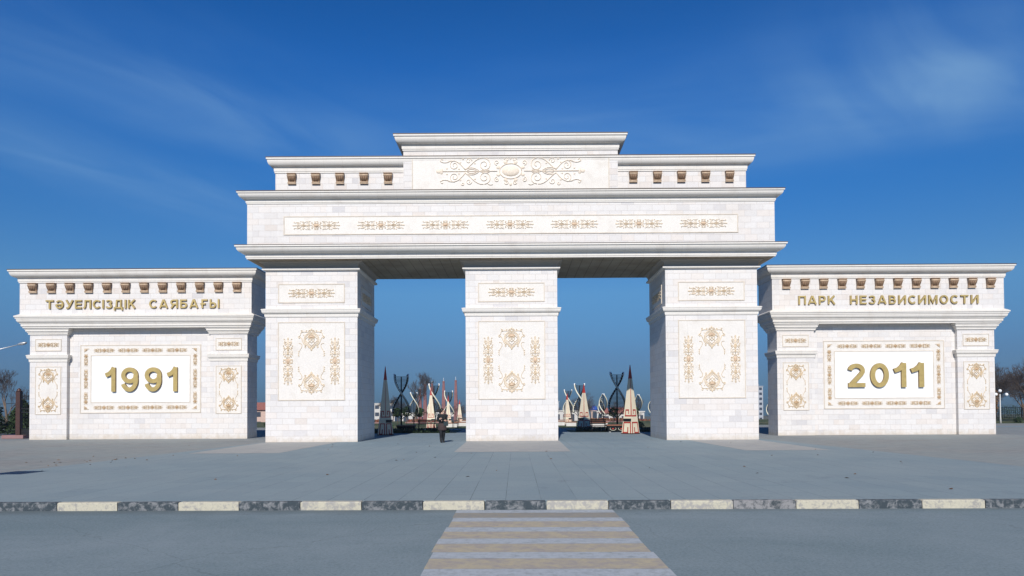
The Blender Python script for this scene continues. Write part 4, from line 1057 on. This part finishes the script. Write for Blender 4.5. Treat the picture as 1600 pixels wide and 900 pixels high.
conifer(-36.0, 13.0, .72, 1, 'dark conifer at the far left edge of the photo')
conifer(-38.6, 14.5, .9, 0, 'dark conifer outside the left edge')
RND_ = leafy(9, [(.1, .95), (.5, 1.1), (.62, 1.5), (.5, 1.85), (.1, 2.05)], 1100, .07, M_leaf)
TRK2 = MB().tube([(0, 0, 0), (.01, 0, .6), (0, 0, 1.4)], [.05, .04, .03], 6).mesh('trunk', M_bark)
for i, (x, y, s_) in enumerate(((-12.3, 40, .85), (-11.1, 38.5, .9), (-9.9, 39.5, .85), (-8.9, 41.5, .8), (9.9, 36.0, .8), (10.9, 30, .9))):
    o = thing('clipped_tree', ['clipped round tree left behind the shaded left helix', 'clipped round tree straight behind the shaded left helix', 'clipped round tree right behind the shaded left helix', 'clipped round tree left of the white obelisk', 'clipped round tree seen through the right shaded helix', 'clipped round tree behind the half sunlit obelisk'][i], 'tree', (x, y, 0), i, 'clipped round trees'); o.scale = (s_,)*3
    inst('trunk', TRK2, o); inst('crown', RND_, o)
# shrubs
SH = leafy(5, [(.3, .02), (.46, .15), (.45, .35), (.2, .55), (.05, .6)], 650, .05, M_leaf2)
SHD = leafy(6, [(.3, .02), (.46, .15), (.45, .35), (.2, .55), (.05, .6)], 650, .05, M_leaf)
for x, y, s_, me_, lb in ((22.3, 24.0, 1.1, SHD, 'dark round shrub left in the gap beside the right wall'), (23.3, 23.5, 1.2, SHD, 'dark round shrub centre in the gap beside the right wall'), (24.2, 24.3, 1.0, SHD, 'dark round shrub right in the gap beside the right wall'),
                         (-20.7, 25, 1.2, SHD, 'dark shrub in the gap beside the left wall'), (-19.5, 26, 1.1, SHD, 'dark shrub behind the left pier edge'),
                         (-33.2, 22.0, 2.6, SHD, 'big dark bush seen through the iron gate'), (-36.5, 26.0, 3.0, SHD, 'big dark bush behind the conifers at the left edge'), (-31.5, 30.0, 2.6, SHD, 'big dark bush behind the gate beside the left wall'), (44.1, 31.5, 1.4, SHD, 'dark clipped shrub beside the right wall'), (48.0, 32.5, .9, SHD, 'brown green round bush right of the globe lamp'),
                         (-11.8, 30.0, .9, SH, 'green shrub between the left obelisk and helix'), (-10.6, 25, .8, SH, 'low green shrub behind the left planter'),
                         (10.5, 24.0, .9, SH, 'low green shrub behind the half sunlit obelisk')):
    o = thing('shrub', lb, 'shrub', (x, y, -.01)); o.scale = (s_,)*3; inst('foliage', me_, o)
hd = MB(); r_ = random.Random(3)
def hedge(x0, x1, y0, y1, h, label, mat=M_leaf):
    s_ = MB(); r_ = random.Random(int(x0*7)); o = thing('hedge', label, 'hedge', ((x0+x1)/2, (y0+y1)/2, 0)); a, b_ = (x1-x0)/2, (y1-y0)/2
    for i in range(int((x1-x0)*(y1-y0)*420)):
        c = Vector((r_.uniform(-a, a), r_.uniform(-b_, b_), r_.uniform(0, h)*r_.uniform(.7, 1.1))); u = Vector((r_.uniform(-1, 1), r_.uniform(-1, 1), r_.uniform(-1, 1))).normalized(); v_ = u.orthogonal(); l = .045
        s_.add([c-u*l-v_*l*.5, c+u*l-v_*l*.5, c+u*l+v_*l*.5, c-u*l+v_*l*.5], [(0, 1, 2, 3)])
    s_.build('foliage', mat, o)
hedge(-12.4, -4.4, 12.9, 13.7, .32, 'low dark hedge along the shaded edge of the plaza, left side')
hedge(4.4, 6.9, 13.9, 14.6, .30, 'low dark hedge along the shaded edge of the plaza, right side')
hedge(8.8, 12.9, 12.9, 13.7, .32, 'low dark hedge beside the right pier')

hedge(39.5, 64, 50.5, 51.6, 1.7, 'tall dark hedge behind the iron fence at the right edge')

# ------------------------------------------------------------------ left edge: iron gate, street lamp, pole, cable
gt = thing('iron_gate', 'dark brown iron gate on a post with pink granite base left of the wall', 'gate', (-29.9, 7.0, 0))
MB().box(-.85, .45, -.30, .30, 0, .22, bev=.02).build('plinth', M_pink, gt)
pst = MB(); pst.box(-.13, .13, -.13, .13, .22, 2.85, bev=.02); pst.lathe([(.14, 2.85), (.17, 2.88), (.10, 2.92), (.12, 2.98), (.02, 3.06)], seg=10); pst.build('post', M_brown, gt)
lf = MB(); 
for z_ in (.35, .55, 1.55, 1.80, 2.36, 2.55): lf.box(.14, 2.1, -.03, .03, z_, z_+.05)
for i in range(18): x = .22+i*.108; lf.tube([(x, 0, .2), (x, 0, 2.62), (x, 0, 2.78)], [.012, .012, .003], 5)
for i in range(8): 
    x = .28+i*.235; c = [(x+.08*math.cos(a), 0, 1.69+.08*math.sin(a)) for a in [k*math.pi/5 for k in range(11)]]; lf.tube(c, .012, 4, caps=False)
    c = [(x+.08*math.cos(a), 0, 2.46+.06*math.sin(a)) for a in [k*math.pi/5 for k in range(11)]]; lf.tube(c, .014, 4, caps=False)
lf.box(.14, 2.1, -.012, .012, .20, .52)
lf.build('leaf', M_dark, gt)
ol = thing('street_lamp', 'grey street lamp with one long slanting arm at the left edge', 'street lamp', (-33.6, 7.4, 0))
MB().tube([(0, 0, 0), (0, 0, 4.0), (.05, 0, 4.95)], [.09, .065, .05], 10).build('pole', M_galv, ol)
MB().tube([(.05, 0, 4.9), (1.2, 0, 5.22), (3.3, 0, 5.72)], [.05, .035, .026], 8).build('arm', M_galv, ol)
hh = MB(); hh.ball((0, 0, 0), .30, 1.0, .45, .30, 14, 8); h_o = hh.build('lamp_head', M_galv, ol, (3.6, 0, 5.80)); h_o.rotation_euler = (0, R(-12), 0)
MB().ball((0, 0, -.05), .2, .9, .5, .25, 12, 6).build('lens', M_globe, h_o)
fp = thing('flagpole', 'thin white pole behind the left end of the left wall', 'pole', (-39.0, 22.5, 0))
MB().tube([(0, 0, 0), (0, 0, 4.2)], [.07, .045], 8).build('pole', M_conc, fp); MB().ball((0, 0, 4.25), .08).build('cap', M_conc, fp)
cb = MB(); cb.tube([(-60, 22, 1.2+0.9*((i-10)/10)**2+.06*i) if False else (-60+i*2.1, 22.5, 2.0+.011*(i-4)**2) for i in range(11)], .02, 5)
tag(cb.build('overhead_cable', M_dark), 'dark overhead cable sagging across the sky at the left edge', 'cable')

# ------------------------------------------------------------------ right edge: globe lamp, climbing column, fence
gl = thing('globe_lamp', 'park lamp with four white globes before the bare trees at right', 'street lamp', (45.0, 30.5, 0))
MB().tube([(0, 0, 0), (0, 0, .7), (0, 0, 2.7)], [.10, .05, .04], 8).build('pole', M_conc, gl)
ar = MB()
for dx, dz in ((-.62, 2.62), (.55, 2.62), (-.15, 2.66), (-.02, 2.98)): ar.tube([(0, 0, 2.45), (dx*.7, 0, 2.45), (dx, 0, dz-.12)], .02, 6)
ar.build('arms', M_dark, gl)
for dx, dz, dy in ((-.66, 2.66, 0), (.60, 2.66, 0), (-.22, 2.68, .25), (.0, 3.0, 0)): MB().ball((dx, dy, dz), .15, seg=14, rows=9).build('globe', M_globe, gl)
vc = thing('climbing_column', 'brown twisted column of dry climber beside the globe lamp', 'plant', (46.1, 33.0, 0))
MB().tube([(0, 0, 0), (.05, 0, 1.0), (-.03, 0, 2.9)], [.10, .08, .05], 7).build('stem', M_bark, vc)
inst('foliage', leafy(12, [(.12, .9), (.32, 1.3), (.25, 1.7), (.36, 2.1), (.30, 2.6), (.40, 2.9), (.1, 3.15)], 900, .07, M_dry), vc)
fn = thing('iron_fence', 'dark iron fence under the bare trees beyond the right lawn', 'fence', (44, 48, 0))
f_ = MB()
for i in range(180): x = -12+i*.25; f_.box(x, x+.03, -.015, .015, 0, 1.5)
f_.box(-12, 33, -.02, .02, 1.35, 1.4); f_.box(-12, 33, -.02, .02, .2, .25); f_.build('railing', M_dark, fn)
for i in range(16): MB().box(-12+i*3-.06, -12+i*3+.06, -.06, .06, 0, 1.7).build('post', M_dark, fn)

# ------------------------------------------------------------------ distant buildings
def building(x, y, w_, d_, h_, floors, bays, mat, label, roofm=None, name='apartment_block', z0=None, group=None, cat='building', flat=True):
    zb = terr(y)-.2 if z0 is None else z0
    o = thing(name, label, cat, (x, y, zb), 0, group)
    MB().box(-w_/2, w_/2, 0, d_, 0, h_).build('walls', mat, o)
    rf = MB()
    if flat: rf.box(-w_/2-.2, w_/2+.2, -.2, d_+.2, h_, h_+.3)
    else: rf.add([(-w_/2-.4, -.4, h_), (w_/2+.4, -.4, h_), (w_/2+.4, d_+.4, h_), (-w_/2-.4, d_+.4, h_), (-w_/2+1, d_/2, h_+h_*.4), (w_/2-1, d_/2, h_+h_*.4)], [(0, 1, 5, 4), (1, 2, 5), (2, 3, 4, 5), (3, 0, 4), (3, 2, 1, 0)])
    rf.build('roof', roofm or mat, o)
    bw = w_/bays; fh = h_/floors; wm = MB().box(-bw*.28, bw*.28, -.06, .05, 0, fh*.5).mesh('window', M_glass)
    k = 0
    for f in range(floors):
        for i in range(bays):
            if k >= 99: break
            inst('window', wm, o, (-w_/2+bw*(i+.5), 0, f*fh+fh*.3)); k += 1
    return o
for dx, hgt, lb, zz in ((-6, 15.0, 'left pale panel tower block in the gap beside the right wall', 340), (5, 17.5, 'right pale panel tower block in the gap beside the right wall', 380)):
    building(128+dx, zz, 10, 12, hgt+3, 7, 4, M_city, lb)
building(122, 230, 26, 10, 7.2, 2, 8, M_city, 'long pale low block below the tower blocks beside the right wall')
building(29, 165, 13, 9, 3.9, 1, 9, M_plaster, 'long white low building behind the pointed oval helix')
building(23.5, 128, 8, 6, 3.1, 1, 4, M_plaster, 'white pavilion with dark windows beside the right pier', M_roof, flat=False)
building(16.5, 190, 9, 9, 4.6, 1, 4, M_plaster, 'white house behind the obelisk with shaded foot', flat=True)
building(13.8, 255, 7, 6, 9.0, 3, 3, M_city, 'square grey tower house left of the blue dome')
building(-55, 255, 14, 10, 8.6, 3, 5, M_plaster, 'pale block behind the shaded left obelisk')
building(-22, 150, 14, 8, 3.6, 1, 6, M_plaster, 'low white building behind the clipped trees')
building(-47, 100, 9, 7, 3.6, 2, 4, M_plasterp, 'pink two storey house in the gap beside the left wall', M_roof, flat=False)
building(-58, 130, 12, 8, 4.2, 2, 5, M_plaster, 'white house behind the pink house at left', flat=True)
building(-74, 90, 8, 6, 4.0, 1, 4, M_plaster, 'white house behind the iron gate at left', M_roof, flat=False)
bd = thing('domed_pavilion', 'tan pavilion with a bright blue dome behind the obelisk', 'pavilion', (23.2, 180, terr(180)))
bb = MB(); bb.lathe([(1.0, 0), (1.0, 4.25), (1.15, 4.3), (1.15, 4.5), (.95, 4.5)], seg=12, smooth=False); bb.build('drum', M_plasterp, bd)
MB().lathe([(1.12, 4.5), (1.1, 4.9), (.9, 5.4), (.5, 5.75), (.05, 5.92), (.02, 6.25)], seg=18).build('dome', M_blue, bd)
for k in range(6): 
    a = k*math.pi/3+.3; MB().box(-.22, .22, -.04, .04, 2.2, 3.9).build('window', M_glass, bd, (1.0*math.cos(a), 1.0*math.sin(a), 0), a+math.pi/2)

# ------------------------------------------------------------------ the walking woman
def skin(name, V, Ed, Rr, mat, parent, sub=2, root=0):
    me = bpy.data.meshes.new(name); me.from_pydata(V, Ed, [])
    ob = bpy.data.objects.new(name, me); col.objects.link(ob)
    md = ob.modifiers.new('Skin', 'SKIN'); me.skin_vertices or None
    if not me.skin_vertices: me.attributes.new('x', 'FLOAT', 'POINT')
    sl = me.skin_vertices[0].data
    for i, r_ in enumerate(Rr):
        sl[i].radius = r_ if hasattr(r_, '__len__') else (r_, r_); sl[i].use_root = (i == root)
    s_ = ob.modifiers.new('Sub', 'SUBSURF'); s_.levels = sub; s_.render_levels = sub
    bpy.context.view_layer.update()
    nm = bpy.data.meshes.new_from_object(ob.evaluated_get(bpy.context.evaluated_depsgraph_get()))
    bpy.data.objects.remove(ob)
    nm.materials.clear(); nm.materials.append(mat)
    for p in nm.polygons: p.use_smooth = True
    return inst(name, nm, parent)

wo = thing('person', 'person walking in dark coat, brown skirt and black boots with arms folded, face turned right', 'person', (-3.45, -1.2, 0), R(14))
# local frame: the figure faces -Y; her left is +X
V = [(0, 0, .93), (0, .01, 1.08), (0, .01, 1.24), (0, .02, 1.36), (0, 0, 1.43), (0, -.015, 1.50), (0, -.01, 1.565),
     (.085, 0, .90), (.075, -.05, .50), (.065, .03, .09), (.07, -.10, .035),
     (-.085, 0, .90), (-.095, -.17, .50), (-.085, -.20, .10), (-.085, -.33, .045),
     (.155, .01, 1.345), (.215, -.02, 1.10), (.02, -.23, 1.16), (-.02, -.235, 1.175),
     (-.155, .01, 1.345), (-.22, -.02, 1.10), (-.04, -.21, 1.08), (.02, -.215, 1.085)]
Ed = [(0, 1), (1, 2), (2, 3), (3, 4), (4, 5), (5, 6), (0, 7), (7, 8), (8, 9), (9, 10), (0, 11), (11, 12), (12, 13), (13, 14), (3, 15), (15, 16), (16, 17), (17, 18), (3, 19), (19, 20), (20, 21), (21, 22)]
Rr = [.12, .11, .125, .10, .05, .075, .07, .085, .050, .024, .020, .085, .050, .024, .020, .050, .040, .026, .020, .050, .040, .026, .020]
body = skin('body', V, Ed, Rr, M_skin, wo, 2)
skin('coat', [(0, .01, .82), (0, .01, 1.0), (0, .01, 1.16), (0, .02, 1.31), (0, .01, 1.41), (.165, .015, 1.34), (.235, -.01, 1.09), (-.03, -.24, 1.175), (-.165, .015, 1.34), (-.24, -.01, 1.09), (.03, -.225, 1.085)],
     [(0, 1), (1, 2), (2, 3), (3, 4), (3, 5), (5, 6), (6, 7), (3, 8), (8, 9), (9, 10)],
     [(.205, .15), (.18, .14), (.175, .145), (.16, .125), .085, .08, .066, .052, .08, .066, .052], M_coat, wo, 2)
sk = MB(); sk.lathe([(.215, .60), (.225, .66), (.21, .80), (.19, .95)], (0, -.02, 0), 18, sx=1.0, sy=.98); sk.build('skirt', M_skirt, wo)
for kx, kn, an, to in ((.08, (.075, -.05, .50), (.065, .03, .09), (.07, -.115, .035)), (-.08, (-.095, -.17, .50), (-.085, -.20, .10), (-.085, -.345, .04))):
    skin('trouser_leg', [(kx, 0, .88), kn, (.3*kn[0]+.7*an[0], .3*kn[1]+.7*an[1]+.02, .22), (an[0], an[1]+.01, an[2]-.01)], [(0, 1), (1, 2), (2, 3)], [.105, .085, .068, .054], M_coat, wo, 2)
    skin('boot', [(an[0], an[1]+.015, an[2]+.16), (an[0], an[1]+.01, an[2]+.02), (an[0], an[1]-.01, an[2]-.04), to], [(0, 1), (1, 2), (2, 3)], [.062, .060, .056, .048], M_boot, wo, 2)
# head details, turned towards her left (the right of the photograph)
hd = bpy.data.objects.new('head_detail', None)
def hp(x, y, z):     # head frame turned 62 degrees
    a = R(62); c = Vector((0, -.012, 1.555)); return (c.x+x*math.cos(a)-y*math.sin(a), c.y+x*math.sin(a)+y*math.cos(a), c.z+z)
f_ = MB()
f_.ball((0, 0, 0), .088, .84, 1.0, 1.28, 16, 12)
f_.v = [(x*(1-.18*max(0, -z_)/.1 if z_ < 0 else 1), y, z_) for x, y, z_ in f_.v]
f_.tube([(0, -.086, .022), (0, -.104, -.008), (0, -.108, -.022), (0, -.088, -.030)], [.007, .010, .012, .008], 6)
for sx in (-1, 1): f_.ball((sx*.074, .008, 0), .018, .4, 1, 1.3, 8, 6); f_.ball((sx*.030, -.082, .016), .011, 1, .5, .6, 8, 6)
f_.tube([(-.024, -.083, -.052), (0, -.092, -.051), (.024, -.083, -.052)], [.004, .008, .004], 6)
f_.v = [hp(*p) for p in f_.v]; f_.build('face', M_skin, body)
h_ = MB(); h_.ball((0, .022, .028), .104, .90, .98, 1.12, 16, 12)
h_.ball((0, .075, -.04), .07, 1.0, .8, 1.4, 12, 8); h_.ball((0, .12, .02), .045, 1, 1, 1, 10, 7)
h_.v = [hp(*p) for p in h_.v]; h_.build('hair', M_hair, body)
# hands: palm and five curled fingers each, resting on the sleeves
for px, py, pz, dx in ((-.085, -.262, 1.18, -1), (.085, -.245, 1.085, 1)):
    hn = MB(); hn.ball((px, py, pz), .030, 1.25, .5, .85, 10, 7)
    for k, ln in enumerate((.058, .066, .062, .048)):
        z_ = pz+.026-.017*k; x_ = px+dx*.035
        hn.tube([(x_-dx*.01, py-.006, z_), (x_+dx*ln*.45, py-.018, z_-.004), (x_+dx*ln*.85, py-.008, z_-.008), (x_+dx*ln, py+.012, z_-.010)], [.010, .0095, .009, .007], 6)
    hn.tube([(px-dx*.01, py-.01, pz+.022), (px+dx*.012, py-.028, pz+.045), (px+dx*.035, py-.026, pz+.055)], [.012, .010, .008], 6)
    hn.build('hand', M_skin, body)
bag = thing('handbag', 'dark teal bag hugged against the chest of the walking person', 'bag', (-3.38, -1.2, 0), R(14))
bb = MB(); bb.box(-.03, .20, -.20, -.13, .82, 1.06, bev=.02); bb.build('pouch', M_bag, bag)
MB().tube([(0, -.165, 1.05), (.02, -.17, 1.2), (.1, -.14, 1.36), (.16, .02, 1.42), (.17, .13, 1.2), (.12, .16, .98)], .010, 6).build('strap', M_boot, bag)

# ------------------------------------------------------------------ unseen sign added just outside the frame to cast a shadow
ts = thing('shadow_sign', 'unseen square sign on a thin post, added for its shadow near the left kerb', 'sign', (-13.75, -21.6, 0))
MB().tube([(0, 0, 0), (0, 0, 3.15)], .035, 8).build('post', M_galv, ts)
MB().box(-.45, .45, .036, .06, 2.4, 3.1, bev=.008).build('plate', M_galv, ts)
# a few dead leaves blown over the paving
lv = MB(); r_ = random.Random(77)
for i in range(70):
    if i < 22: x, y = -14.2+r_.gauss(0, .8), -13.5+r_.gauss(0, 1.6)
    else: x, y = r_.uniform(-16, 16), r_.uniform(-23.5, -2)
    a = r_.uniform(0, 6.28); l = r_.uniform(.03, .065)
    lv.add([(x+l*math.cos(a), y+l*math.sin(a), .008), (x+l*.5*math.cos(a+1.6), y+l*.5*math.sin(a+1.6), .03), (x-l*math.cos(a), y-l*math.sin(a), .01), (x+l*.5*math.cos(a-1.6), y+l*.5*math.sin(a-1.6), .007)], [(0, 1, 2, 3)])
o = lv.build('dead_leaves', M_dry); o['kind'] = 'stuff'

# ------------------------------------------------------------------ winter haze over the plain
hz = MB().box(-420, 420, -45, 420, -9.5, 30).build('haze', None)
hz.data.materials.clear()
hm = bpy.data.materials.new('haze_air'); hm.use_nodes = True; ht = hm.node_tree; ht.nodes.clear()
ho = N(ht, 'ShaderNodeOutputMaterial'); hv = N(ht, 'ShaderNodeVolumePrincipled')
hv.inputs['Color'].default_value = (0.62, 0.74, 0.90, 1); hv.inputs['Density'].default_value = 0.0005; hv.inputs['Anisotropy'].default_value = 0.2
ht.links.new(hv.outputs[0], ho.inputs['Volume']); hz.data.materials.append(hm); hz['kind'] = 'stuff'
